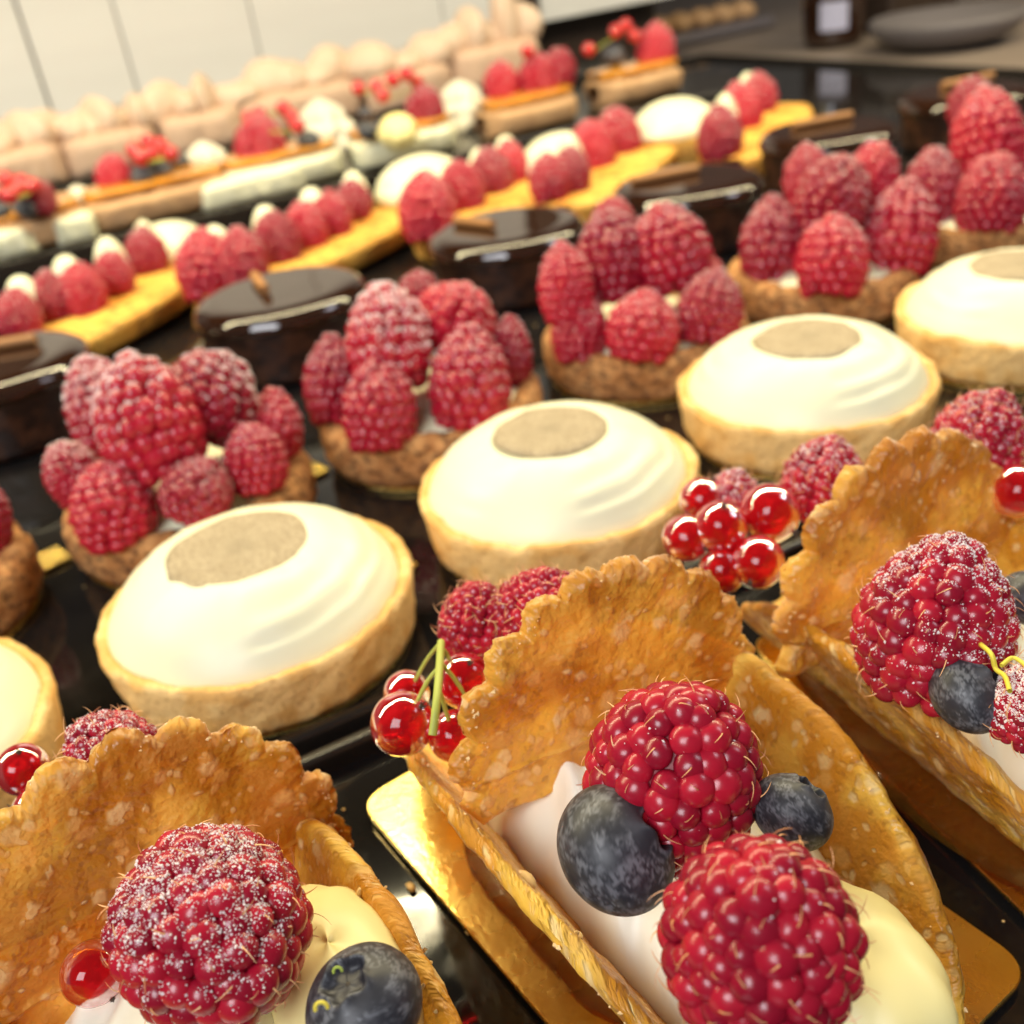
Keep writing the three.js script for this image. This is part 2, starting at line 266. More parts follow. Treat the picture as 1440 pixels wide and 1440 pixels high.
function blueberryGeo(R, seed) {
  return grid(120, 90, (u, v) => {
    const a = u * Math.PI * 2, ph = v * Math.PI, pole = ph; let r = R * (1 + 0.03 * (fbm(Math.cos(a) * 1.5 + seed, Math.sin(a) * 1.5, ph, 2) - 0.5));
    let x = Math.sin(ph) * Math.cos(a), y = Math.cos(ph), z = Math.sin(ph) * Math.sin(a), sy = 0.84;
    let Y = y * sy * r, k = 1; const cr = 0.42 + 0.05 * Math.sin(a * 5 + seed);
    if (pole < cr) { const q = pole / cr; Y -= r * 0.22 * (1 - q * q * q * q); Y += r * 0.07 * Math.exp(-((q - 0.92) ** 2) * 90) * (0.6 + 0.6 * Math.cos(a * 5 + seed)); } else Y += r * 0.05 * Math.exp(-((pole - cr) ** 2) * 80) * (0.6 + 0.6 * Math.cos(a * 5 + seed));
    const n = fbm(x * 3.6 + seed, y * 3.6, z * 3.6, 5), f = fbm(x * 17 + seed, y * 17, z * 17, 4);
    const bloom = clamp(0.12 + 0.88 * sstep(0.36, 0.62, f) * sstep(0.34, 0.58, n)) * (pole < cr * 0.9 ? 0.25 : 1);
    const c = mix3([0.012, 0.012, 0.018], [0.17, 0.175, 0.195], bloom * (0.55 + 0.45 * f));
    return { p: [x * r * k, Y, z * r * k], c };
  }, true, true);
}
const blueGeos = [1, 2, 3].map(s => blueberryGeo(1, s * 3.1));
function blueberry(pos, R, axis, label, group, spin = 0) {
  const t = thing('blueberry', label, 'blueberry', group, pos); t.quaternion.setFromUnitVectors(UP, axis).multiply(new THREE.Quaternion().setFromAxisAngle(UP, spin)); t.scale.setScalar(R);
  part('skin', blueGeos[Math.floor(spin * 7) % 3], M.blueberry, t);
  const cy = new THREE.ConeGeometry(0.16, 0.1, 5); cy.translate(0, 0.6, 0); part('calyx', cy, M.calyx, t); return t;
}
const currantGeo = rev(smoothProfile([[0, -0.97], [0.3, -0.95], [0.72, -0.69], [1, 0], [0.72, 0.7], [0.3, 0.945], [0.1, 0.985], [0, 0.96]], 28), 36);
const currantLow = new THREE.SphereGeometry(1, 20, 14);
const seedGeo = new THREE.SphereGeometry(1, 8, 6);
const calyxGeo = (() => { const l = []; for (let i = 0; i < 5; i++) { const c = new THREE.ConeGeometry(0.07, 0.34, 4); c.translate(0, 0.14, 0); c.rotateX(0.5); c.rotateY(i * 1.2566); c.translate(0, 0.95, 0); l.push(c); } return mergeGeometries(l); })();
function currantPart(parent, pos, R, axis, seedI) {
  const m = part('currant', currantGeo, M.currant, parent); m.position.copy(pos); m.quaternion.setFromUnitVectors(UP, axis); m.scale.setScalar(R);
  const c = part('calyx', calyxGeo, M.calyx, m); c.name = 'calyx';
  for (let i = 0; i < 3; i++) { const s = part('seed', seedGeo, M.seed, m); const a = i * 2.1 + seedI; s.position.set(Math.cos(a) * 0.35, (i - 1) * 0.3, Math.sin(a) * 0.35); s.scale.set(0.17, 0.27, 0.15); s.rotation.set(a, a * 2, 0); }
  return m;
}
const tubeG = (pts, r, seg = 20, rad = 7) => new THREE.TubeGeometry(new THREE.CatmullRomCurve3(pts), seg, r, rad);
function currantBunch(list, label, group, stemPts) {   // list: [px, py, y, wpx, axis]
  const p0 = at(list[0][0], list[0][1], list[0][2]), t = thing('red_currant_bunch', label, 'currants', group, p0);
  const ps = list.map((l, i) => { const p = at(l[0], l[1], l[2]); const R = sizeAt(p, l[3]) / 2; currantPart(t, p.clone().sub(p0), R, camDir(...l[4]), i * 1.3); return [p.sub(p0), R, camDir(...l[4])]; });
  const sp = stemPts ? stemPts.map(q => at(q[0], q[1], q[2]).sub(p0)) : [ps.reduce((a, q) => a.add(q[0]), new V3()).multiplyScalar(1 / ps.length).addScaledVector(UP, -0.004), ps[0][0].clone().addScaledVector(UP, -0.005)];
  part('stem', tubeG(sp.length > 2 ? sp : [sp[0], sp[0].clone().lerp(sp[1], 0.5).addScaledVector(UP, 0.001), sp[1]], 0.0007), M.stem, t);
  for (const [p, R, ax] of ps) { let best = sp[0], bd = 9; for (let k = 0; k <= 20; k++) { const i = Math.min(sp.length - 2, Math.floor(k / 20 * (sp.length - 1))), f = k / 20 * (sp.length - 1) - i, q = sp[i].clone().lerp(sp[i + 1], f); const d = q.distanceTo(p); if (d < bd) { bd = d; best = q; } }
    const end = stemPts ? p.clone().add(best.clone().sub(p).normalize().multiplyScalar(R * 0.97)) : p.clone().addScaledVector(ax, -R * 0.97); part('pedicel', tubeG([best, best.clone().lerp(end, 0.5).addScaledVector(UP, 0.0006), end], 0.00038, 10, 5), M.stem, t); }
  return t;
}

// ---------------------------------------------------------------- the case: trays, shelves, panels
structure('counter', new THREE.BoxGeometry(2.4, 0.03, 2.2), M.darkWood, [0.4, -0.025, -0.4]);
{ // black serving trays, one under the near row and one under the round tarts, each with a low rim
  const tray = (label, x0, x1, z0, z1) => { const t = thing('serving_tray', label, 'tray', null, new V3((x0 + x1) / 2, -0.010, (z0 + z1) / 2)); const w = x1 - x0, d = z1 - z0;
    const base = new RoundedBoxGeometry(w, 0.009, d, 3, 0.002); base.translate(0, 0.0045, 0); const uv = base.attributes.uv, p = base.attributes.position; for (let i = 0; i < uv.count; i++) uv.setXY(i, p.getX(i), p.getZ(i)); part('base', base, M.tray, t);
    for (const [a, b, c, e] of [[0, -d / 2 + 0.002, w, 0.004], [0, d / 2 - 0.002, w, 0.004], [-w / 2 + 0.002, 0, 0.004, d - 0.0085], [w / 2 - 0.002, 0, 0.004, d - 0.0085]]) { const g = new RoundedBoxGeometry(c, 0.007, e, 3, 0.0015); g.translate(a, 0.0105, b); part('rim', g, M.trayRim, t); } };
  tray('black glossy tray under the boat tarts and their gold cards', -0.35, 0.45, -0.181, 0.16);
  tray('wide black tray under the round tarts and raspberry boats', -0.55, 0.74, -0.985, -0.186);
}
function shelf(name, label, x0, x1, z0, z1, y0, y1, mat) { const g = new RoundedBoxGeometry(x1 - x0, y1 - y0, z1 - z0, 2, 0.002); g.translate((x0 + x1) / 2, (y0 + y1) / 2, (z0 + z1) / 2); const m = structure(name, g, mat); return m; }
shelf('lower_step', '', -0.54, 0.585, -0.86, -0.690, 0.0005, 0.020, M.trayRim);
shelf('upper_step', '', -0.54, 0.585, -0.978, -0.862, 0.0005, 0.030, M.trayRim);
structure('rear_wall', new THREE.BoxGeometry(1.3, 0.62, 0.03), M.darkWood, [0.05, 0.28, -1.03]);
structure('upper_shelf', new THREE.BoxGeometry(2.4, 0.02, 0.34), M.darkWood, [0.45, 0.545, -0.86]);

// white rear panels
{ const cut = [[-60, 195], [76, 165], [195, 134], [371, 102], [626, 55], [703, 38]].map(q => { const y = 0.065, p = at(q[0], q[1], y), k = (-0.99) / p.z; return camP.x + p.x * k; });
  const lab = ['white rear panel at the end behind the blush cream slices', 'white rear panel beside the wide dark joint', 'narrow white rear panel between two fine joints', 'widest white rear panel behind the currant slices', 'narrow white rear panel beside the dark post'];
  for (let i = 0; i < 5; i++) { const w = cut[i + 1] - cut[i], gap = i === 0 ? 0.003 : 0.0014; const g = new RoundedBoxGeometry(w - gap, 0.34, 0.008, 2, 0.001); const uv = g.attributes.uv, p = g.attributes.position; for (let k = 0; k < uv.count; k++) uv.setXY(k, p.getX(k), p.getY(k)); solo('rear_panel', lab[i], 'panel', 'white panels along the rear wall', g, M.panel, new V3((cut[i] + cut[i + 1]) / 2, 0.065 + 0.17, -0.99)); }
  const x = cut[5] + 0.045; const g = new RoundedBoxGeometry(0.16, 0.34, 0.008, 2, 0.001); solo('rear_panel', 'white rear panel on the far side of the dark post', 'panel', 'white panels along the rear wall', g, M.panel, new V3(x + 0.08, 0.065 + 0.17, -0.99));
  const pg = new RoundedBoxGeometry(0.03, 0.46, 0.02, 2, 0.002); solo('case_post', 'dark upright post between the white rear panels', 'post', null, pg, M.darkWood, new V3(cut[5] + 0.021, 0.28, -0.985)); }

// ---------------------------------------------------------------- gold cards
function goldCard(cx, cz, w, d, turn, label) { const sh = new THREE.Shape(), r = 0.006, a = w / 2, b = d / 2; sh.moveTo(-a + r, -b); sh.lineTo(a - r, -b); sh.quadraticCurveTo(a, -b, a, -b + r); sh.lineTo(a, b - r); sh.quadraticCurveTo(a, b, a - r, b); sh.lineTo(-a + r, b); sh.quadraticCurveTo(-a, b, -a, b - r); sh.lineTo(-a, -b + r); sh.quadraticCurveTo(-a, -b, -a + r, -b);
  const g = new THREE.ExtrudeGeometry(sh, { depth: 0.0008, bevelEnabled: true, bevelSize: 0.0002, bevelThickness: 0.0002, bevelSegments: 1 }); g.rotateX(-Math.PI / 2); const m = solo('gold_card', label, 'cake card', 'rectangular gold cards on the near tray', g, M.gold, new V3(cx, 0.0006, cz)); m.rotation.y = turn; return m; }
const TACO = { B: { x: 0.0630, z: -0.113, turn: 0.07 }, C: { x: 0.1365, z: -0.100, turn: -0.06 }, A: { x: -0.0125, z: -0.103, turn: 0.08 }, D: { x: 0.212, z: -0.105, turn: -0.05 } };
goldCard(0.0655, -0.113, 0.064, 0.108, 0.13, 'gold card under the boat tart with two blueberries');
goldCard(0.1475, -0.098, 0.064, 0.108, -0.13, 'gold card under the boat tart with the six currant cluster');
goldCard(-0.0165, -0.100, 0.064, 0.108, 0.2, 'gold card under the boat tart with the sugar-dusted lying raspberry');
goldCard(0.222, -0.103, 0.064, 0.108, -0.05, 'gold card under the boat tart at the tray end');

// ---------------------------------------------------------------- boat tarts: an oval sheet of nougatine bent into a trough
const bend = (() => { const a = [[0, 0]]; let x = 0, y = 0; const n = 600, dw = 0.062 / n; for (let i = 1; i <= n; i++) { const w = i * dw, phi = sstep(0.004, 0.026, w) * (65 * Math.PI / 180); x += Math.cos(phi) * dw; y += Math.sin(phi) * dw; a.push([x, y, phi]); } return w => { const q = clamp(Math.abs(w) / dw, 0, n - 1.001), i = Math.floor(q), f = q - i, A = a[i], B = a[i + 1]; return [Math.sign(w) * mix(A[0], B[0], f), mix(A[1], B[1], f), (A[2] || 0) * Math.sign(w)]; }; })();
const AX = 0.0462, AZ = 0.058, TH = 0.0029;
function shellGeo(seed) {
  const prof = []; for (let i = 0; i <= 30; i++) prof.push([Math.pow(i / 30, 0.8), 1]); for (let i = 1; i < 6; i++) prof.push([1, Math.cos(i / 6 * Math.PI), Math.sin(i / 6 * Math.PI)]); for (let i = 30; i >= 0; i--) prof.push([Math.pow(i / 30, 0.8), -1]);
  return grid(260, prof.length - 1, (u, v) => { const k = Math.round(v * (prof.length - 1)), [rho, side, out = 0] = prof[k], t = u * Math.PI * 2;
    const wob = 1 + (0.045 * (fbm(Math.cos(t) * 3 + seed, Math.sin(t) * 3, 2, 3) - 0.5) + 0.022 * (fbm(Math.cos(t) * 14 + seed, Math.sin(t) * 14, 5, 2) - 0.5)) * rho;
    const rr = rho * wob + out * TH * 0.5 / AX, s = AZ * rr * Math.cos(t), w = AX * rr * Math.sin(t), [x, y, phi] = bend(w);
    const lump = 0.0007 * (fbm(s * 180 + seed, w * 180, side * 3 + 4, 3) - 0.5) * 2 + 0.0005 * sstep(0.85, 1, rho) * (fbm(s * 700 + seed, w * 700, side * 2, 2) - 0.5), off = side * TH / 2 + lump;
    return { p: [x - Math.sin(phi) * off, y + Math.cos(phi) * off, s], uv: [s + seed * 0.013 + side * 0.0022, w + seed * 0.02 + side * 0.0022]}; }, true, false);
}
function creamGeo(seed, mound) { return grid(60, 40, (u, v) => { const s = (u * 2 - 1) * 0.051, vm = AX * Math.sqrt(1 - (s / AZ) ** 2) - 0.0185, k = v * 2 - 1, [xf, yf, phi] = bend(Math.max(0.004, vm)); const x = k * (xf + 0.0008); const m = Math.pow(1 - k * k, 0.7) * (1 - Math.pow(Math.abs(u * 2 - 1), 4));
  return { p: [x, yf + m * mound + 0.0030 * (fbm(s * 60 + seed, x * 90, 3, 3) - 0.5) * m + 0.0019 * Math.sin(x * 520 + s * 420 + 7 * vnoise(s * 70, x * 70, seed)) * m + 0.0003 * (fbm(s * 500, x * 500, seed, 2) - 0.5), s] }; }, false, true); }
function creamSkirt(seed) { return grid(60, 12, (u, v) => { const s = (u * 2 - 1) * 0.051, vm = AX * Math.sqrt(1 - (s / AZ) ** 2) - 0.0185, [x, y, phi] = bend((v * 2 - 1) * vm); return { p: [x - Math.sin(phi) * 0.0008, y + Math.cos(phi) * 0.0008, s] }; }, false, true); }
function puddleGeo(seed) { return rev(smoothProfile([[0, 0.0001], [0.5, 0.0001], [0.95, 0.0001], [1, 0.0006], [0.9, 0.0019], [0.5, 0.0030], [0, 0.0032]], 16), 90, (t, k, r, y) => [r * (0.34 * (fbm(Math.cos(t) * 1.6 + seed, Math.sin(t) * 1.6, 4, 3) - 0.5)), y > 0.0008 ? 0.0016 * (fbm(Math.cos(t) * r * 9 + seed, Math.sin(t) * r * 9, 7, 2) - 0.4) : 0]).scale(0.0255, 0.8, 0.0495); }
function bits(n, seed, size, where) { const r = mulberry(seed), out = [], O = [[1, 0, 0], [-1, 0, 0], [0, 1, 0], [0, -1, 0], [0, 0, 1], [0, 0, -1]], F = [[0, 2, 4], [2, 1, 4], [1, 3, 4], [3, 0, 4], [2, 0, 5], [1, 2, 5], [3, 1, 5], [0, 3, 5]];
  for (let i = 0; i < n; i++) { const p = where(r); if (!p) continue; const z = size * (0.4 + 1.4 * r() * r()), e = O.map(o => { const k = z * (0.55 + 0.8 * r()); return [p[0] + (o[0] + 0.3 * o[1]) * k, p[1] + (o[1] - 0.3 * o[0] + 0.2 * o[2]) * k, p[2] + o[2] * k]; }); for (const f of F) out.push(...e[f[0]], ...e[f[1]], ...e[f[2]]); }
  return soup(out); }
function boat(key, seed, label, mound) {
  const c = TACO[key], t = thing('boat_tart', label, 'tart', 'nougatine boat tarts on gold cards', new V3(c.x, 0.0016, c.z)); t.rotation.y = c.turn;
  const sh = part('nougatine_shell', shellGeo(seed), M.nougatine, t); sh.position.y = 0.0034;
  const cr = part('cream', mergeGeometries([creamGeo(seed, mound), creamSkirt(seed)]), M.creamWhite, t); cr.position.y = 0.0036;
  const pu = part('caramel_puddle', puddleGeo(seed), M.syrup, t); pu.position.y = 0.0002;
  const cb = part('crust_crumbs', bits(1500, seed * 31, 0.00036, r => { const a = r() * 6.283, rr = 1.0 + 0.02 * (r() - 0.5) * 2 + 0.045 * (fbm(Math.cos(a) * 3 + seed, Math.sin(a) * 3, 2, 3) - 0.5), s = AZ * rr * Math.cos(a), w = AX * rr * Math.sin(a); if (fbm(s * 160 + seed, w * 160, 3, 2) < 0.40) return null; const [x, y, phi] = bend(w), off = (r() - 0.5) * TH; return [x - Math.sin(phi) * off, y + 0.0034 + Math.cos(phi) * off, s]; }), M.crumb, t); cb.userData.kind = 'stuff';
  // almond pieces stuck to the rim and in the caramel
  const r = mulberry(seed * 77); const am = []; for (let i = 0; i < 5; i++) am.push(new THREE.IcosahedronGeometry(1, 1));
  for (let i = 0; i < 8; i++) { const a = r() * 6.28, rim = r() < 0.75, m = part('almond_piece', am[i % 5], M.almond, t); const s = AZ * Math.cos(a) * 0.985, w = AX * Math.sin(a) * (rim ? 0.97 : 0.2), [x, y, phi] = bend(w); m.position.set(x - Math.sin(phi) * 0.0012 * (r() < 0.5 ? 1 : -1), (rim ? y + 0.0034 + Math.cos(phi) * 0.0012 : 0.0034), s); const q = 0.0007 + r() * 0.0008; m.scale.set(q * (0.8 + r()), q * 0.55, q); m.rotation.set(r() * 3, r() * 3, phi); }
  return t;
}
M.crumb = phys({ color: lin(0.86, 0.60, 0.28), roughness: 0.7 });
M.almond = phys({ color: lin(0.84, 0.55, 0.20), roughness: 0.45, clearcoat: 0.3 });
boat('B', 1, 'nougatine boat tart holding two raspberries and two blueberries on white cream', 0.0145);
boat('C', 2, 'nougatine boat tart beside the six currant cluster, its flat outer wall showing', 0.0145);
boat('A', 3, 'nougatine boat tart holding a lying sugar-dusted raspberry', 0.0145);
boat('D', 4, 'nougatine boat tart at the end of the near row, mostly hidden', 0.0145);

// fluted half-round wafers standing across the boats
function waferGeo(R, seed) {
  const prof = []; for (let i = 0; i <= 30; i++) prof.push([Math.pow(i / 30, 0.8), 1, 0]); for (let i = 1; i < 6; i++) prof.push([1, Math.cos(i / 6 * Math.PI), Math.sin(i / 6 * Math.PI)]); for (let i = 30; i >= 0; i--) prof.push([Math.pow(i / 30, 0.8), -1, 0]);
  const cutY = 0.22 * R, n = 20, th = 0.0029;
  return grid(420, prof.length - 1, (u, v) => { const k = Math.round(v * (prof.length - 1)), [rho, side, out] = prof[k], t = u * Math.PI * 2;
    let ro = R * (0.905 + 0.095 * Math.pow(Math.abs(Math.sin(n * t / 2 + 0.3 * Math.sin(t * 3 + seed))), 0.7)) * (1 + 0.06 * (fbm(Math.cos(t) * 7 + seed, Math.sin(t) * 7, 1, 3) - 0.5) + 0.05 * rho * (fbm(Math.cos(t) * 34 + seed, Math.sin(t) * 34, side, 3) - 0.5)); const sn = Math.sin(t); let cutEdge = 0; if (sn < 0 && cutY / -sn < ro) { ro = cutY / -sn; cutEdge = 1; }
    const rr = ro * rho + out * th * 0.45, x = rr * Math.cos(t), y = rr * sn, lump = 0.0009 * (fbm(x * 200 + seed, y * 200, side * 2, 3) - 0.5) * 2 + 0.0009 * (fbm(x * 900 + seed, y * 900, side * 2, 2) - 0.5) * sstep(0.75, 1, rho);
    const rimT = cutEdge ? 0 : sstep(0.80, 0.97, rho + 0.12 * (fbm(x * 300, y * 300, seed, 2) - 0.5)); const groove = 0.0004 * sstep(0.0006, 0, Math.abs(y + cutY - 0.0075)) - 0.0003 * sstep(-cutY + 0.0075, -cutY + 0.007, y);
    return { p: [x, y, side * (th / 2 + groove + rimT * 0.0004) * (out ? Math.abs(side) : 1) * (out ? 1 : 1) + lump + 0.0025 * Math.sin(x * 45 + seed) * 0.4], uv: [x + seed * 0.02, y + seed * 0.011] }; }, true, true);
}
function wafer(px, py, y, R, turn, lean, seed, roll, label) { const p = Array.isArray(px) ? new V3(...px) : at(px, py, y); const m = solo('fluted_wafer', label, 'wafer', 'fluted almond wafers standing in the boat tarts', waferGeo(R, seed), M.wafer, p); m.rotation.order = 'YXZ'; m.rotation.set(lean, turn, roll);
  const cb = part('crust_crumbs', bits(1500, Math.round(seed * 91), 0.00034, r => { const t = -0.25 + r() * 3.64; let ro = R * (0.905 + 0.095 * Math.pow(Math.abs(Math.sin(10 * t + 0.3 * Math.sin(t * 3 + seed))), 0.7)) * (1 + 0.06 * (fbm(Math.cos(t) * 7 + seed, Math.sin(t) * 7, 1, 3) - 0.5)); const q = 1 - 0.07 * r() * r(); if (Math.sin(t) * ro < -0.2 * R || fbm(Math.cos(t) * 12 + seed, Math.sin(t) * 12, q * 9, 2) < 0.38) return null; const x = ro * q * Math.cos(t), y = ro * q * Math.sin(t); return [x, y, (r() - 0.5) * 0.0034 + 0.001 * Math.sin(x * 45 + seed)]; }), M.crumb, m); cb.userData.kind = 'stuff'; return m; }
wafer([0.0648, 0.0335, -0.119], 0, 0, 0.0298, 0.06, -0.12, 1.3, -0.10, 'fluted almond wafer between the stemmed currants and the two blueberries');
wafer([0.1350, 0.0295, -0.1225], 0, 0, 0.0315, 0.02, -0.12, 2.2, -0.03, 'fluted almond wafer beside the six currant cluster');
wafer([-0.0135, 0.0265, -0.130], 0, 0, 0.0325, 0.12, -0.14, 3.7, 0.02, 'fluted almond wafer behind the lying sugar-dusted raspberry');

// piped cream of the boats, yellow strip light painted into its colour
function blobGeo(rx, ry, rz, seed) { return rev(smoothProfile([[0, -0.2], [0.7, -0.1], [1, 0.25], [0.9, 0.62], [0.5, 0.92], [0, 1]], 22), 48, (t, k, r, y) => [r * (0.03 * Math.sin(t * 3 + y * 5 + seed) + 0.055 * Math.abs(Math.sin(t * 4.5 + y * 2.5 + seed)) * sstep(1.02, 0.7, y) + 0.10 * (fbm(Math.cos(t) * 2 + seed, y * 3, Math.sin(t) * 2, 2) - 0.5)), 0.03 * Math.sin(t * 2 + seed)]).scale(rx, ry, rz); }
{ const b1 = blobGeo(0.0105, 0.012, 0.014, 1), p = at(1195, 1345, 0.034); solo('yellow_cream', 'piped cream tinted with painted yellow light beside the biggest raspberry in the boat tart', 'cream', null, b1, M.creamYellow, p.setY(0.027));
  const p2 = at(470, 1350, 0.034); solo('yellow_cream', 'piped cream tinted with painted yellow light behind the lone blueberry with green flecks', 'cream', null, blobGeo(0.010, 0.012, 0.016, 4), M.creamYellow, p2.setY(0.026)); }

// ---------------------------------------------------------------- fruit on the boat tarts
const HEAVY = { n: 10000, s: 0.00012, c: 0.34 }, SOME = { n: 2600, s: 0.00013, c: 0.42 }, FEW = { n: 160, s: 0.00012, c: 0.2 };
nearRaspberry(952, 1070, 0.051, 242, [0.12, 0.86, 0.5], 1.04, FEW, 'bright raspberry leaning against the fluted wafer between two blueberries');
nearRaspberry(1070, 1308, 0.053, 276, [-0.08, 0.82, 0.57], 1.08, FEW, 'biggest raspberry beside the yellow piped cream');
nearRaspberry(672, 868, 0.046, 108, [0.1, 0.9, 0.4], 1.05, FEW, 'raspberry standing behind the wafer beside the stemmed currants');
nearRaspberry(765, 850, 0.050, 112, [0.75, 0.6, 0.2], 1.1, FEW, 'raspberry half hidden behind the top of the fluted wafer');
nearRaspberry(306, 1322, 0.047, 266, [0.55, -0.25, 0.8], 1.02, HEAVY, 'sugar-dusted raspberry lying on its side in the boat tart');
nearRaspberry(155, 1062, 0.046, 132, [-0.6, 0.75, 0.3], 1.1, SOME, 'raspberry with sugar behind the wafer beside two loose currants');
nearRaspberry(1320, 858, 0.050, 212, [0.10, 0.95, 0.28], 1.16, HEAVY, 'tall sugar-dusted raspberry standing beside the blueberry with yellow zest', null, 0.7);
nearRaspberry(1160, 668, 0.044, 112, [0.1, 0.9, 0.4], 1.08, SOME, 'dusted raspberry behind the wafer of the six currant cluster');
nearRaspberry(1030, 700, 0.040, 84, [0.1, 0.9, 0.3], 1.0, SOME, 'dusted raspberry just behind the six currant cluster');
nearRaspberry(1380, 612, 0.046, 128, [0.2, 0.85, 0.4], 1.08, SOME, 'dusted raspberry behind the pair of currants at the tray end');
nearRaspberry(1462, 985, 0.046, 120, [0.2, 0.85, 0.4], 1.08, HEAVY, 'dusted raspberry on the other side of the blueberry with zest');
{ const bb = (px, py, y, w, ax, label, spin) => { const p = at(px, py, y); return blueberry(p, sizeAt(p, w) / 2, camDir(...ax), label, null, spin); };
  bb(866, 1194, 0.046, 184, [0.75, 0.55, 0.25], 'plump blueberry with grey bloom below the bright raspberry', 1.1);
  bb(1114, 1142, 0.045, 118, [0.5, 0.75, 0.1], 'dark blueberry tucked behind the biggest raspberry', 2.3);
  bb(512, 1412, 0.043, 168, [-0.35, 0.75, 0.5], 'blueberry with green flecks beside the lying raspberry', 3.2);
  bb(1361, 976, 0.044, 116, [0.62, 0.55, 0.35], 'blueberry carrying a yellow zest curl', 4.1);
  bb(1450, 842, 0.046, 90, [0.3, 0.8, 0.3], 'blueberry behind the tall sugar-dusted raspberry', 5.2); }
currantBunch([[566, 1018, 0.040, 92, [0.5, 0.5, 0.4]], [652, 957, 0.042, 80, [0.2, 0.6, 0.6]], [572, 975, 0.036, 66, [0.4, 0.7, 0.2]], [638, 1035, 0.037, 74, [0.2, 0.7, 0.5]], [672, 1000, 0.039, 60, [0.2, 0.7, 0.4]]], 'red currants on a pale green stem beside the wafer', null, [[620, 903, 0.049], [617, 950, 0.050], [613, 995, 0.049], [608, 1034, 0.046]]);
currantBunch([[1013, 742, 0.043, 76, [0.0, 0.75, 0.62]], [965, 757, 0.041, 68, [0.5, -0.3, 0.5]], [987, 703, 0.041, 64, [0.3, 0.6, 0.2]], [1082, 722, 0.042, 86, [0.6, -0.5, 0.3]], [1066, 790, 0.038, 76, [-0.3, -0.5, 0.4]], [1015, 803, 0.036, 66, [-0.3, -0.6, 0.3]]], 'cluster of six bright red currants beside the wafer', null);
currantBunch([[1432, 630, 0.042, 64, [0.5, -0.5, 0.5]], [1430, 692, 0.040, 78, [0.5, -0.5, 0.3]]], 'pair of red currants at the tray end below a raspberry', null);
currantBunch([[32, 1082, 0.042, 74, [0.15, 0.75, 0.6]], [52, 1140, 0.038, 68, [-0.6, 0.2, 0.4]]], 'two loose red currants beside the sugared raspberry', null);
currantBunch([[132, 1368, 0.030, 92, [0.5, -0.5, 0.2]]], 'single red currant peeping out below the fluted wafer', null);
{ const z = at(1400, 935, 0.052), zp = [[1378, 905], [1395, 922], [1400, 940], [1412, 950], [1420, 972]].map((q, i) => at(q[0], q[1], 0.052 + 0.001 * Math.sin(i * 2)).sub(z)); solo('zest_curl', 'thin yellow citrus zest curl on a blueberry', 'zest', null, tubeG(zp, 0.00038, 24, 6), M.zest, z);
  const z2 = at(1432, 930, 0.052), zq = [[1408, 936], [1425, 925], [1440, 934], [1452, 950]].map((q, i) => at(q[0], q[1], 0.052).sub(z2)); solo('zest_curl', 'second citrus zest curl leading to a dusted raspberry', 'zest', null, tubeG(zq, 0.00034, 20, 6), M.zest, z2);
  const fl = (px, py, y, lab, m, s) => { const g = new THREE.TorusGeometry(s, s * 0.35, 5, 9, 3.6); const o = solo('herb_fleck', lab, 'herb fleck', null, g, m, at(px, py, y)); o.quaternion.copy(camera.quaternion); };
  fl(475, 1366, 0.0515, 'tiny green fleck at the edge of the blueberry', M.herb, 0.0005); fl(452, 1418, 0.0525, 'tiny yellow-green curved fleck on the blueberry', M.zest, 0.0007); }

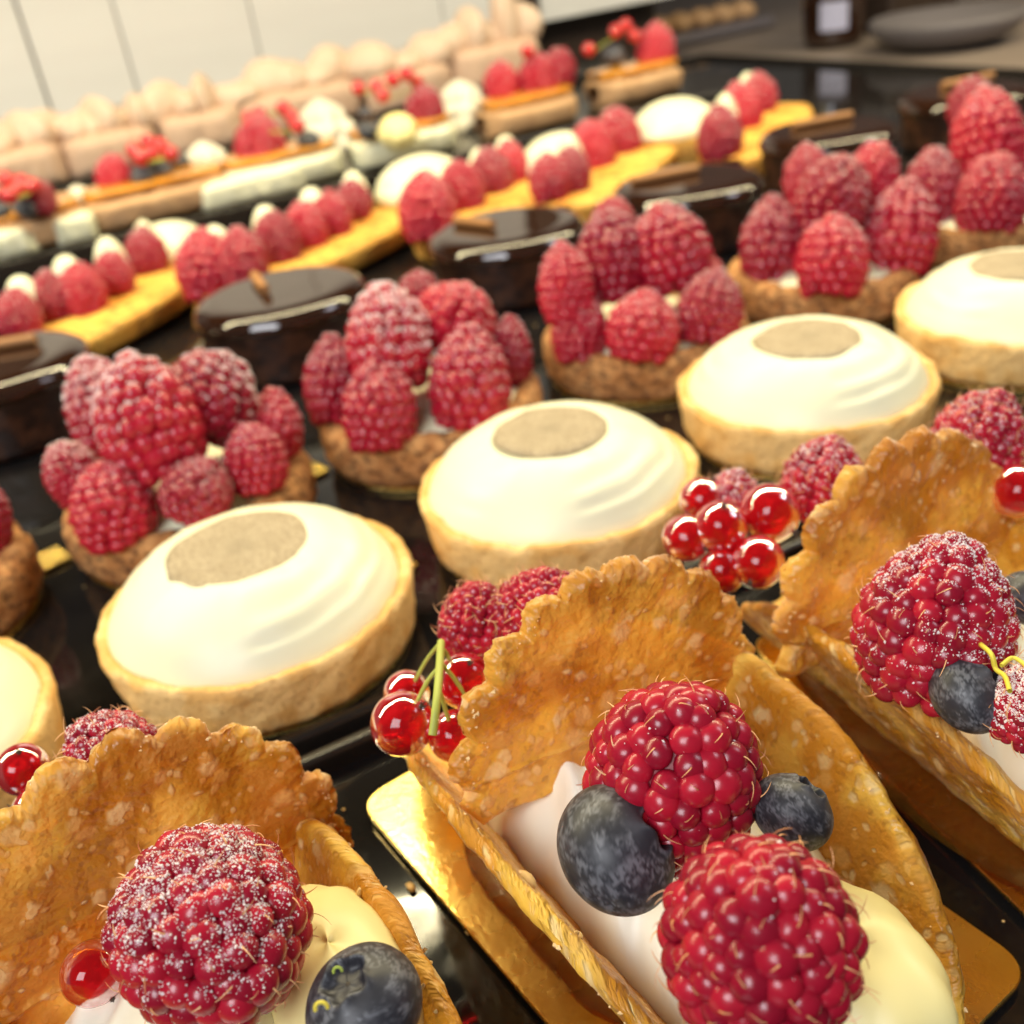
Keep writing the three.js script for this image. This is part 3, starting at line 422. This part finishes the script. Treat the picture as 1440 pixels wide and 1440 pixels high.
// ---------------------------------------------------------------- round cream tarts
function creamTart(x, z, seed, label) {
  const t = thing('cream_tart', label, 'tart', 'round cream tarts with a biscuit disc', new V3(x, 0.0014, z));
  const wob = (th, f, a) => a * (fbm(Math.cos(th) * f + seed * 7, Math.sin(th) * f, seed, 3) - 0.5) * 2;
  part('pastry_case', rev(smoothProfile([[0, 0], [0.030, 0.0], [0.0368, 0.0002], [0.0381, 0.0014], [0.0388, 0.007], [0.0397, 0.013], [0.0400, 0.0152], [0.0393, 0.0164], [0.0378, 0.0160], [0.0362, 0.0148], [0.0345, 0.012], [0.02, 0.010], [0, 0.010]], 54), 150, (th, k, r, y) => r < 0.025 ? [0, 0] : [wob(th + k * 0.04, 3, 0.0009) + wob(th + k * 0.3, 12, 0.0004), y > 0.012 ? wob(th, 5, 0.0010) + wob(th, 22, 0.0004) : y < 0.003 ? Math.max(0, wob(th, 9, 0.0008)) : 0], 0.04), M.crust, t);
  const H = 0.0290;
  part('cream_dome', rev(smoothProfile([[0.0366, 0.0128], [0.0366, 0.0152], [0.0349, 0.0185], [0.0307, 0.0233], [0.0252, 0.0269], [0.0197, H], [0.0165, H + 0.0004], [0.0155, H - 0.0006], [0, H - 0.0008]], 60), 160, (th, k, r, y) => { const ed = sstep(0.0365, 0.032, r) * sstep(0.012, 0.02, r); return [wob(th, 2, 0.0006) * sstep(0.01, 0.02, r), ed * (0.00034 * Math.sin(y * 1500 + th * 1.0 + 3 * fbm(Math.cos(th) * 2 + seed, Math.sin(th) * 2, y * 90, 2)) * sstep(0.35, 0.65, fbm(Math.cos(th) * 1.6 + seed * 3, Math.sin(th) * 1.6, 4 + y * 40, 2)) + 0.0019 * (fbm(Math.cos(th) * 1.4 + seed, Math.sin(th) * 1.4, y * 60, 3) - 0.5))]; }, 0.03), M.creamIvory, t);
  const d = part('biscuit_disc', rev(smoothProfile([[0, -0.0012], [0.0158, -0.0012], [0.0168, -0.0004], [0.0163, 0.0004], [0.0150, 0.0006], [0, 0.0007]], 18), 80, (th, k, r, y) => [wob(th, 2.2, 0.0010) * sstep(0, 0.01, r), 0], 0.017), M.biscuit, t);
  d.position.set(0.001 * Math.sin(seed * 5), H + 0.0002, 0.001 * Math.cos(seed * 3)); d.rotation.set(0.02, seed, 0.02); d.scale.set(...[[1, 1, 1], [1.1, 1, 1.1], [0.96, 1, 0.96], [1, 1, 1], [1, 1, 1]][seed - 1]);
}
function roundBoard(x, z, R, tabA, label) { const g0 = new THREE.CylinderGeometry(R, R, 0.0010, 64), tab = new RoundedBoxGeometry(0.016, 0.0009, 0.012, 2, 0.0004); tab.translate(R + 0.003, 0, 0); tab.rotateY(tabA); const g0b = g0.toNonIndexed(), tb = tab.index ? tab.toNonIndexed() : tab; const g = mergeGeometries([g0b, tb]); solo('cake_board', label, 'cake board', 'small round gold cake boards', g, M.gold, new V3(x, 0.0002, z)); }
const WT = [[-0.0625, -0.2275, 'cream tart at the left end of its row, beside the two loose currants'], [0.0276, -0.2308, 'cream tart with the largest biscuit disc, nearest tart to the stemmed currants'], [0.1171, -0.2326, 'cream tart behind the wafer of the stemmed currants, a notch in its case front'], [0.2100, -0.2342, 'cream tart with a folded ridge below its disc, behind the six currant cluster'], [0.3022, -0.2308, 'cream tart at the far end of its row']];
WT[0][2] = 'cream tart beside the two loose red currants, partly out of view'; WT[1][2] = 'cream tart in front of the sugar-frosted raspberry tart, with a wide biscuit disc'; WT[2][2] = 'cream tart behind the wafer with the stemmed currants'; WT[3][2] = 'cream tart behind the cluster of six red currants'; WT[4][2] = 'cream tart beyond the one behind the six currants, cut by the frame';
WT.forEach((w, i) => { creamTart(w[0], w[1], i + 1, w[2]); roundBoard(w[0], w[1], 0.0365, i % 2 ? 0.35 : -0.2, 'round gold board under the cream tart ' + ['cut by the frame', 'with the widest biscuit disc', 'behind the stemmed currants', 'behind the six currants', 'at the far row end'][i]); });

// ---------------------------------------------------------------- raspberry tarts
function raspTart(x, z, seed, label) {
  const t = thing('raspberry_tart', label, 'tart', 'round raspberry tarts', new V3(x, 0.0010, z)); t.scale.y = 0.80;
  const wob = (th, f, a) => a * (fbm(Math.cos(th) * f + seed * 7, Math.sin(th) * f, seed, 3) - 0.5) * 2;
  part('sponge_base', rev(smoothProfile([[0, 0], [0.034, 0.0], [0.0375, 0.001], [0.0385, 0.006], [0.0388, 0.013], [0.0380, 0.0185], [0.0350, 0.0205], [0.0320, 0.0200], [0.029, 0.0178], [0, 0.017]], 44), 130, (th, k, r, y) => r < 0.02 ? [0, 0] : [wob(th + k, 9, 0.0011) + wob(th, 2.5, 0.0012), y > 0.01 ? wob(th, 5, 0.0012) : 0], 0.038), M.sponge, t);
  part('cream', rev(smoothProfile([[0.0315, 0.0170], [0.031, 0.0185], [0.026, 0.0205], [0.015, 0.0225], [0, 0.0235]], 20), 60, (th, k, r, y) => [0, 0.0016 * (fbm(Math.cos(th) * r * 90 + seed, Math.sin(th) * r * 90, 2, 2) - 0.5)]), M.creamIvory, t);
}
const RT = [[-0.060, -0.3110, 'raspberry tart cut by the frame beside the frosted one'], [0.0270, -0.3105, 'raspberry tart with frosted berries, closest to the black glazed tart end'], [0.113, -0.3140, 'raspberry tart behind the gap of the first two cream tarts'], [0.204, -0.3160, 'raspberry tart with the brightest open berries'], [0.295, -0.3190, 'raspberry tart behind the cream tart of the six currants'], [0.386, -0.3230, 'raspberry tart at the far end of its row']];
RT[1][2] = 'raspberry tart whose berries are frosted white with sugar'; RT[2][2] = 'raspberry tart beside the frosted one, its berries standing close'; RT[3][2] = 'raspberry tart with the brightest red berries, between two others'; RT[4][2] = 'raspberry tart with a tall pointed heap of dull red berries'; RT[5][2] = 'raspberry tart at the dark end of its row';
const rtFruit = [
  [[2, 722, 70, 120, 0.1, 0]],
  [[206, 582, 142, 185, -0.25, 1], [142, 566, 100, 150, -0.3, 1], [312, 546, 128, 130, 0.5, 1], [402, 592, 84, 108, 0.1, 0], [358, 641, 88, 100, -0.1, 0], [281, 686, 98, 95, 0.5, 0], [157, 706, 114, 130, -0.2, 0], [92, 662, 76, 92, -0.4, 1]],
  [[468, 530, 82, 170, -0.05, 0], [545, 468, 118, 150, -0.1, 1], [534, 565, 104, 132, 0, 0], [590, 412, 66, 70, 0, 0], [668, 440, 116, 100, 0.9, 0], [660, 528, 114, 146, 0, 0], [738, 488, 68, 120, 0.05, 0]],
  [[780, 398, 78, 112, -0.1, 0], [815, 456, 78, 106, 0, 0], [858, 356, 96, 135, -0.1, 0], [905, 456, 102, 100, 0.1, 0], [940, 346, 110, 130, -0.3, 0], [1000, 430, 92, 110, 0.2, 0], [1022, 380, 60, 68, 0.1, 0], [862, 306, 62, 62, 0, 0]],
  [[1085, 335, 86, 122, 0, 0], [1171, 356, 98, 116, 0, 0], [1135, 245, 66, 90, -0.1, 0], [1172, 272, 104, 120, 0.25, 0], [1228, 242, 72, 92, 0.1, 0], [1268, 318, 98, 132, 0.05, 0]],
  [[1310, 262, 78, 116, 0, 0], [1388, 185, 96, 130, -0.15, 0], [1396, 270, 96, 118, 0.05, 0], [1366, 142, 62, 72, 0, 0], [1450, 240, 70, 100, 0, 0]]];
const upper = [[], [0, 2], [1, 4], [2, 4], [3], [1]];
const rtShort = ['round tart cut by the frame', 'frosted raspberry tart', 'tart beside the frosted one', 'brightest raspberry tart', 'tart with the pointed dull heap', 'tart by the dark tray end'];
const rtWords = [['raspberry half in view'],
  ['tallest frosted raspberry leaning', 'frosted raspberry hidden behind the tallest one', 'broad frosted raspberry facing the chocolate tart', 'raspberry on the rim facing the next tart', 'small upright raspberry over the bare pastry rim', 'small round raspberry just behind the biscuit disc', 'plump raspberry over the sponge rim', 'frosted raspberry on the outermost rim'],
  ['slim raspberry on the rim facing the frosted tart', 'high dusted raspberry leaning at the top', 'upright raspberry over the sponge front', 'small raspberry peeping out behind', 'long raspberry lying on its side at the top', 'biggest upright raspberry beside the cream tart', 'slim raspberry on the rim facing the next tart'],
  ['raspberry beside the lying berry', 'upright raspberry above the sponge', 'high bright raspberry at the top of the heap', 'round raspberry just above the cream tart', 'high broad raspberry facing the chocolate tart', 'bright raspberry on the rim by the pointed heap', 'small raspberry tucked in behind on the rim', 'small raspberry at the very back'],
  ['upright raspberry facing the brightest tart', 'pointed upright raspberry', 'slim raspberry by the chocolate tart', 'broad leaning raspberry', 'raspberry at the back of the heap', 'tall raspberry on the outer rim'],
  ['upright raspberry facing the pointed heap', 'highest raspberry', 'plump upright raspberry above the cream tart', 'small raspberry behind the highest one', 'raspberry cut by the frame']];
RT.forEach((q, i) => { raspTart(q[0], q[1], i + 1, q[2]); roundBoard(q[0], q[1], 0.0370, 0.3, 'round gold board under the ' + rtShort[i]);
  rtFruit[i].forEach(([px, py, w, h, lean, heavy], n) => { const lim = upper[i].includes(n) ? 0.016 : 0.0305, out = p => Math.hypot(p.x - q[0], p.z - q[1]) > lim; let y = upper[i].includes(n) ? 0.044 : 0.0295, p = at(px, py, y);
    while (out(p) && p.z < q[1] && y < 0.058) { y += 0.001; p = at(px, py, y); }       // behind the middle: it stands higher in the heap
    while (out(p) && p.z > q[1] && y > 0.026) { y -= 0.0005; p = at(px, py, y); }      // in front of the middle: it sits lower on the rim
    if (out(p)) { const d = Math.hypot(p.x - q[0], p.z - q[1]); p.x = q[0] + (p.x - q[0]) * lim / d; p.z = q[1] + (p.z - q[1]) * lim / d; }
    const R = sizeAt(p, w) / 2; farRaspberry(p, R * 1.0, camDir(lean, 0.97, 0.15), rtWords[i][n] + ' on the ' + rtShort[i], 'raspberries heaped on the round tarts', heavy, h / w); }); });

// ---------------------------------------------------------------- chocolate tarts
function chocTart(x, z, seed, label, stickA, stickL) {
  const t = thing('chocolate_tart', label, 'tart', 'round glazed chocolate tarts', new V3(x, 0, z));
  const wob = (th, f, a) => a * (fbm(Math.cos(th) * f + seed * 7, Math.sin(th) * f, seed, 3) - 0.5) * 2;
  part('chocolate_side', rev(smoothProfile([[0, 0], [0.033, 0.0], [0.0345, 0.001], [0.0355, 0.012], [0.0362, 0.0255], [0.034, 0.0265], [0, 0.0266]], 34), 96, (th, k, r, y) => r < 0.03 ? [0, 0] : [wob(th, 4, 0.0008) + wob(th + k, 14, 0.0004), 0]), M.chocolateSide, t);
  part('glaze', rev(smoothProfile([[0.0345, 0.0240], [0.0368, 0.0226], [0.0382, 0.0236], [0.0378, 0.0262], [0.0364, 0.0287], [0.0340, 0.0304], [0.0312, 0.0312], [0.028, 0.0315], [0.02, 0.0315], [0, 0.0315]], 40), 110, (th, k, r, y) => [wob(th, 3, 0.0004) * sstep(0.02, 0.03, r), y < 0.027 ? wob(th, 7, 0.0012) : 0.00012 * (fbm(Math.cos(th) * r * 50 + seed, Math.sin(th) * r * 50, 3, 2) - 0.5)]), M.chocolate, t);
  const g = new THREE.CylinderGeometry(0.0022, 0.0024, stickL, 10, 4); const s = part('cinnamon_stick', g, M.stick, t); s.position.set(0.012 * Math.cos(seed), 0.0338, -0.008); s.rotation.set(Math.PI / 2, 0, stickA); s.rotation.order = 'YXZ'; s.rotation.set(Math.PI / 2, stickA, 0);
}
const CT = [[-0.018, -0.452, 'glazed chocolate tart cut by the frame, a dark stick on top', 1.2], [0.0995, -0.4401, 'glazed chocolate tart behind the gap of the two front raspberry tarts', -0.1], [0.2139, -0.4447, 'glazed chocolate tart behind the brightest raspberry tart', 0.3], [0.3151, -0.4378, 'glazed chocolate tart behind the pointed heap of raspberries', 1.3], [0.4300, -0.4620, 'glazed chocolate tart with a long biscuit stick near the dark tray end', 1.3], [0.5400, -0.4650, 'glazed chocolate tart at the dark end of its row', 1.4]];
CT.forEach((c, i) => chocTart(c[0], c[1], i + 1, c[2], c[3], i > 2 ? 0.036 : 0.026));

// ---------------------------------------------------------------- raspberry boats with a cream mound, in front of the step
function loaf(L, W, H, seed, sag = 0.5) { return grid(64, 30, (u, v) => { const t = u * Math.PI * 2, c = Math.cos(t), s = Math.sin(t), e = 0.55; const k = v * 2 - 1, cap = Math.pow(Math.max(0, 1 - Math.pow(Math.abs(k), 4)), 0.5); const y = (Math.sign(s) * Math.pow(Math.abs(s), e) * 0.5 + 0.5) * H * (0.85 + 0.15 * cap), x = Math.sign(c) * Math.pow(Math.abs(c), e) * W / 2 * (0.25 + 0.75 * cap) * (0.9 + 0.2 * y / H); const n = 0.0016 * (fbm(x * 90 + seed, y * 90, k * 6, 3) - 0.5) * 2; return { p: [k * L / 2 + n, Math.max(0, y + n * 0.6), x + n], uv: [k * L / 2, t * 0.02] }; }, false, true); }
const EC = [[0.010, -0.594, 0.105, 'raspberry boat cut by the frame beside the tart with a dark stick'], [0.128, -0.595, 0.112, 'raspberry boat with seven berries behind the first whole chocolate tart'], [0.238, -0.594, 0.092, 'raspberry boat behind the chocolate tart of the brightest berries'], [0.328, -0.596, 0.090, 'raspberry boat with a broad white mound near the tray end'], [0.440, -0.598, 0.085, 'raspberry boat with a peaked heap at the tray end']];
const ecFruit = [[[25, 440, 62], [70, 415, 62], [115, 405, 66], [160, 382, 54], [205, 352, 58]], [[288, 368, 82], [338, 362, 74], [388, 334, 68], [430, 316, 60], [466, 300, 56], [497, 280, 50]], [[600, 288, 82], [648, 262, 66], [690, 240, 60], [716, 228, 52]], [[772, 248, 58], [802, 238, 56], [832, 206, 66], [868, 186, 64]], [[1012, 186, 64], [1040, 152, 62], [1066, 132, 52]]];
function domeGeo(rx, ry, rz, seed) { return rev(smoothProfile([[0.9, -0.05], [1, 0.06], [0.96, 0.28], [0.8, 0.6], [0.52, 0.86], [0.25, 0.97], [0, 1]], 24), 56, (t, k, r, y) => [r * 0.08 * (fbm(Math.cos(t) * 2 + seed, y * 4, Math.sin(t) * 2, 3) - 0.5), 0.05 * Math.sin(y * 16 + t * 2 + seed) * r * (1 - y) + 0.12 * (fbm(Math.cos(t) * r * 2.5 + seed, 3, Math.sin(t) * r * 2.5, 3) - 0.5) * r]).scale(rx, ry, rz); }
function domeBase(rx, rz) { return rev(smoothProfile([[0, 0], [0.9, 0], [0.96, 0.002], [1.0, 0.016], [1.0, 0.020], [0.93, 0.0205], [0, 0.019]], 20), 48).scale(rx, 1, rz); }
const mounds = [[226, 318, 62, 46], [588, 232, 72, 52], [782, 196, 66, 46], [946, 150, 74, 46], null];
const ecShort = ['long pastry cut by the frame', 'longest pastry without a gap', 'long pastry with the middle white mound', 'long pastry with the broad white mound', 'long pastry with a peaked heap'];
EC.forEach((q, i) => { const B = ecFruit[i].map(f => at(f[0], f[1], 0.028)), A0 = B[0], A1 = B[B.length - 1], ax = A1.clone().sub(A0).setY(0), len = ax.length(); ax.normalize();
  const side = new V3(-ax.z, 0, ax.x), mid = A0.clone().lerp(A1, 0.5).addScaledVector(side, 0.010).addScaledVector(ax, 0.008).setY(0);
  const t = thing('raspberry_boat', q[3], 'pastry', 'long raspberry pastries in front of the step', mid); t.rotation.y = Math.atan2(-ax.z, ax.x);
  part('choux_base', loaf(len + 0.045, 0.056, 0.0175, i + 1), M.choux, t);
  for (let j = 0; j < 4; j++) { const m = part('cream_peak', blobGeo(0.009, 0.024, 0.008, i * 5 + j), M.creamIvory, t); m.position.set((j - 1.3) / 4 * (len + 0.03), 0.0165, -0.019); }
  ecFruit[i].forEach(([px, py, w], n) => { const R = sizeAt(B[n], w) / 2; farRaspberry(B[n], R, camDir(-0.1, 0.95, 0.2), ['end', 'second', 'third', 'fourth', 'fifth', 'sixth'][n] + ' raspberry in the line on the ' + ecShort[i], 'raspberries on the long pastries', false, 1.2); });
  if (mounds[i]) { const m = mounds[i], p = at(m[0], m[1], 0.034), R = sizeAt(p, m[2]); const o = part('cream_mound', domeGeo(R * 1.08, sizeAt(p, m[3]) * 0.95, R * 0.85, i + 3), M.creamIvory, t); t.updateMatrixWorld(); t.worldToLocal(p); o.position.copy(p); o.position.y = 0.018; const tb = part('tart_base', domeBase(R * 1.12, R * 0.89), M.choux, t); tb.position.set(o.position.x, 0.0, o.position.z); } });

// ---------------------------------------------------------------- currant slices on the lower step
const CS = [[58, 318, 130, 'currant slice cut by the frame', 0], [222, 270, 200, 'currant slice with three blueberries in a line', 0], [405, 232, 170, 'currant slice with one blueberry and a pale front', 1], [565, 190, 150, 'currant slice with a lemon yellow middle', 1], [748, 150, 140, 'currant slice carrying three raspberries', 0], [890, 108, 130, 'currant slice at the dark end of the step', 0]];
const csFruit = [
  { c: [[8, 252], [30, 256], [22, 268], [45, 262], [12, 275]], r: [[56, 276, 42]], b: [[38, 292, 36], [2, 296, 30]] },
  { c: [[188, 212], [208, 200], [226, 204], [214, 216], [240, 216], [198, 222]], r: [[160, 242, 46]], b: [[201, 248, 36], [228, 240, 30], [252, 228, 30]] },
  { c: [[350, 166], [364, 160], [398, 152], [410, 164], [418, 178], [352, 178]], r: [[366, 198, 66]], b: [[434, 198, 34]] },
  { c: [[504, 124], [530, 122], [552, 112], [572, 104], [586, 116], [538, 134]], r: [[598, 150, 52]], b: [[516, 184, 30], [541, 180, 30], [514, 160, 22]] },
  { c: [[742, 72]], r: [[705, 112, 46], [757, 106, 56], [786, 92, 44]], b: [] },
  { c: [[828, 70], [866, 44], [880, 36], [892, 50]], r: [[922, 62, 50]], b: [[862, 78, 34]] }];
let csN = 0, bbN = 0, b0 = 0, b3 = 0;
CS.forEach((q, i) => { const p0 = at(q[0], q[1], 0.036), L = sizeAt(p0, q[2]) * 1.05, z = clamp(p0.z, -0.83, -0.72); const t = thing('currant_slice', q[3], 'pastry', 'long currant pastries on the lower step', new V3(p0.x, 0.020, z)); t.rotation.y = 0.05;
  part('cake_layer', loaf(L, 0.05, 0.020, i + 20), q[4] ? M.creamIvory : M.tanCake, t); const j = part('orange_jelly', loaf(L * 0.94, 0.045, 0.006, i + 30), M.jelly, t); j.position.y = 0.0192;
  const wp = t.position, f = csFruit[i]; const on = (px, py, y) => { let p = at(px, py, y); while (p.z < z - 0.018 && y < 0.11) { y += 0.002; p = at(px, py, y); } return p; };
  if (f.c.length > 1 || true) { const ps = f.c.map(c => on(c[0], c[1], 0.059)); const b = thing('red_currant_bunch', 'red currants on the ' + q[3].replace('currant slice', 'long slice'), 'currants', 'red currants on the long slices', ps[0].clone()); ps.forEach((p, k) => { const m = part('currant', currantLow, M.currantFar, b); m.position.copy(p).sub(ps[0]); m.scale.setScalar(0.0052); }); if (ps.length > 1) part('stem', tubeG(ps.map(p => p.clone().sub(ps[0]).addScaledVector(UP, -0.003)), 0.0006, 16, 5), M.stem, b); }
  for (const [px, py, w] of f.r) { const p = on(px, py, 0.051); farRaspberry(p, sizeAt(p, w) / 2 * 1.05, camDir(0, 1, 0.1), 'raspberry ' + (i === 4 ? ['beside the white rosette ', 'between two others ', 'at the outer end '][csN++ % 3] : '') + 'on the ' + q[3].replace('currant slice', 'long slice'), 'raspberries on the long slices', false); }
  for (const [px, py, w] of f.b) { const p = on(px, py, 0.047); blueberry(p, sizeAt(p, w) / 2, camDir(0.1, 0.9, 0.4), 'blueberry ' + (i === 0 ? ['below the raspberry ', 'half hidden '][b0++ % 2] : i === 3 ? ['at the bare end ', 'beside the lemon cream ', 'standing high under the currants '][b3++ % 3] : i === 1 ? ['next to the raspberry ', 'between two others ', 'beside the white rosette '][bbN++ % 3] : '') + 'on the ' + q[3].replace('currant slice', 'long slice'), 'blueberries on the long slices', w * 0.1); } });
{ const ros = [[112, 280, 38], [290, 228, 42], [455, 178, 46], [648, 146, 42]], lab = ['white cream rosette between the cut currant slice and the next', 'white cream rosette beside the three blueberries', 'white cream rosette beside the single blueberry slice', 'white cream rosette beside the lemon yellow slice'];
  ros.forEach((r, i) => { const p = at(r[0], r[1], 0.038); p.z = Math.max(p.z, -0.83); const R = sizeAt(p, r[2]); const g = rev(smoothProfile([[0, 0], [0.9, 0], [1, 0.25], [0.86, 0.5], [0.92, 0.65], [0.62, 0.95], [0.66, 1.05], [0.3, 1.4], [0, 1.55]], 30), 60, (t, k, rr, y) => [rr * 0.12 * Math.sin(t * 7 + y * 4), 0]).scale(R, R, R); solo('cream_rosette', lab[i], 'cream', 'white cream rosettes between the slices', g, M.meringue, p.setY(0.020)); });
  // lemon cream in the fourth slice
  const p = at(558, 178, 0.048); solo('yellow_cream', 'lemon yellow cream on the slice below the red currants', 'cream', null, blobGeo(0.013, 0.018, 0.012, 8), M.creamYellow, p.setY(0.038)); }
// pale slices at the front of the step
[[20, 372, 90, 'pale cream slice at the front edge of the step, cut by the frame'], [120, 336, 60, 'short pale cream slice at the front edge of the step'], [400, 278, 170, 'long pale cream slice at the front edge of the step']].forEach((q, i) => { const p = at(q[0], q[1], 0.031), L = sizeAt(p, q[2]); const m = solo('cream_slice', q[3], 'pastry', null, loaf(L, 0.02, 0.017, i + 50), M.creamIvory, new V3(p.x, 0.020, -0.7015)); });

// ---------------------------------------------------------------- blush cream slices on the upper step
[[15, 215, 110, 66], [150, 190, 110, 62], [275, 160, 100, 62], [410, 130, 165, 62], [566, 104, 112, 58], [690, 78, 118, 70]].forEach((q, i) => { const p = at(q[0], q[1], 0.058), L = sizeAt(p, q[2]); const z = clamp(p.z, -0.945, -0.885); const k = z / p.z; const H = sizeAt(p, q[3]) * 1.1 * k + 0.012;
  const lab = ['blush cream slice cut by the frame', 'blush cream slice beside the wide panel joint', 'short blush cream slice with rounded peaks', 'longest blush cream slice with ridged top', 'blush cream slice behind the lemon yellow slice', 'blush cream slice with a tall swirl by the dark post'][i];
  const t = thing('blush_slice', lab, 'pastry', 'blush cream slices on the upper step', new V3(p.x * k, 0.030, z)); t.rotation.y = 0.05;
  part('cake_layer', loaf(L * k * 1.18, 0.05, H * 0.62, i + 60), M.blushCake, t);
  const n = i === 4 ? 3 : 5; for (let j = 0; j < n; j++) { const g = blobGeo(L * k / n * 0.8, H * (0.42 + 0.13 * Math.sin(i * 3.7 + j * 2.3) + (i === 5 && j === 3 ? 0.45 : 0)), 0.022, i + j); const m = part('cream_peak', g, M.creamBlush, t); m.rotation.y = j * 1.3 + i; m.position.set((j + 0.5 - n / 2 + 0.2 * Math.sin(j * 5 + i)) * L * k / n * 1.06, H * 0.58, 0); } });

// ---------------------------------------------------------------- beyond the tray end: the neighbouring counter, far out of focus
{ const sideM = phys({ map: tex(128, (u, v) => mix3([0.16, 0.12, 0.095], [0.26, 0.21, 0.18], fbm(u * 5, v * 5, 101, 4, 5)), 0.3), roughness: 0.45 });
  structure('side_counter', new THREE.BoxGeometry(1.6, 0.02, 2.4), sideM, [1.565, -0.012, -0.6]);
  const jar = thing('dark_jar', 'dark brown jar with a pale square label on the next counter', 'jar', null, at(1172, 62, 0.0)); const s = sizeAt(jar.position, 80) / 2;
  part('glass', rev(smoothProfile([[0, 0], [s * 0.9, 0], [s, s * 0.2], [s, s * 2.2], [s * 0.8, s * 2.7], [s * 0.8, s * 3.2], [0, s * 3.2]], 30), 40), M.chocolate, jar);
  const lb = new THREE.CylinderGeometry(s * 1.06, s * 1.06, s * 0.9, 20, 1, true, -0.45, 0.9); lb.translate(0, s * 1.0, 0); const l = part('label', lb, phys({ color: lin(0.4, 0.4, 0.55), roughness: 0.5, side: THREE.DoubleSide }), jar); l.rotation.y = Math.atan2(-jar.position.x, -jar.position.z);
  const dish = thing('pale_dish', 'pale grey oval dish on the next counter', 'dish', null, at(1330, 62, 0.0)); const d = sizeAt(dish.position, 105); part('bowl', rev(smoothProfile([[0, 0], [d * 0.5, 0], [d * 0.9, 0.012], [d, 0.026], [d * 0.96, 0.027], [d * 0.5, 0.008], [0, 0.006]], 24), 50), phys({ color: lin(0.13, 0.115, 0.12), roughness: 0.5 }), dish);
  const box = thing('dark_box', 'dark box with a lighter lid behind the pale dish', 'box', null, at(1270, 34, 0.0)); const w = sizeAt(box.position, 130); const g = new RoundedBoxGeometry(w, w * 0.7, w * 0.6, 3, 0.006); g.translate(0, w * 0.35, 0); part('body', g, M.darkWood, box); const g2 = new RoundedBoxGeometry(w * 1.03, w * 0.08, w * 0.63, 2, 0.004); g2.translate(0, w * 0.75, 0); part('lid', g2, sideM, box);
  const rack = thing('grey_tray', 'grey blurred tray of pale buns on the next counter', 'tray', null, at(985, 52, 0.0)); const rw = sizeAt(rack.position, 190); const rg = new RoundedBoxGeometry(rw, 0.012, rw * 0.5, 2, 0.004); rg.translate(0, 0.006, 0); part('tray_base', rg, phys({ color: lin(0.2, 0.18, 0.2), roughness: 0.35, metalness: 0.4 }), rack);
  for (let i = 0; i < 5; i++) { const gb = blobGeo(rw * 0.09, rw * 0.11, rw * 0.12, i); const m = part('bun', gb, M.tanCake, rack); m.position.set((i - 2) * rw * 0.19, 0.014, 0); } }

// crumbs on the trays
{ const r = mulberry(909), gs = []; for (let i = 0; i < 150; i++) { const far = r() < 0.55, x = far ? -0.12 + r() * 0.5 : -0.03 + r() * 0.2, z = far ? -0.39 + r() * 0.19 : -0.17 + r() * 0.11, q = 0.0002 + r() * r() * 0.0007; const g = new THREE.IcosahedronGeometry(q, 0); g.scale(1 + r(), 0.7, 1); g.rotateY(r() * 6); g.translate(x, -0.0006 + q * 0.5, z); gs.push(g); }
  const c = solo('crumbs', 'fine pastry crumbs scattered over the black trays', 'crumbs', null, mergeGeometries(gs), M.almond); c.userData.kind = 'stuff'; }
shadow(scene);
renderer.render(scene, camera);
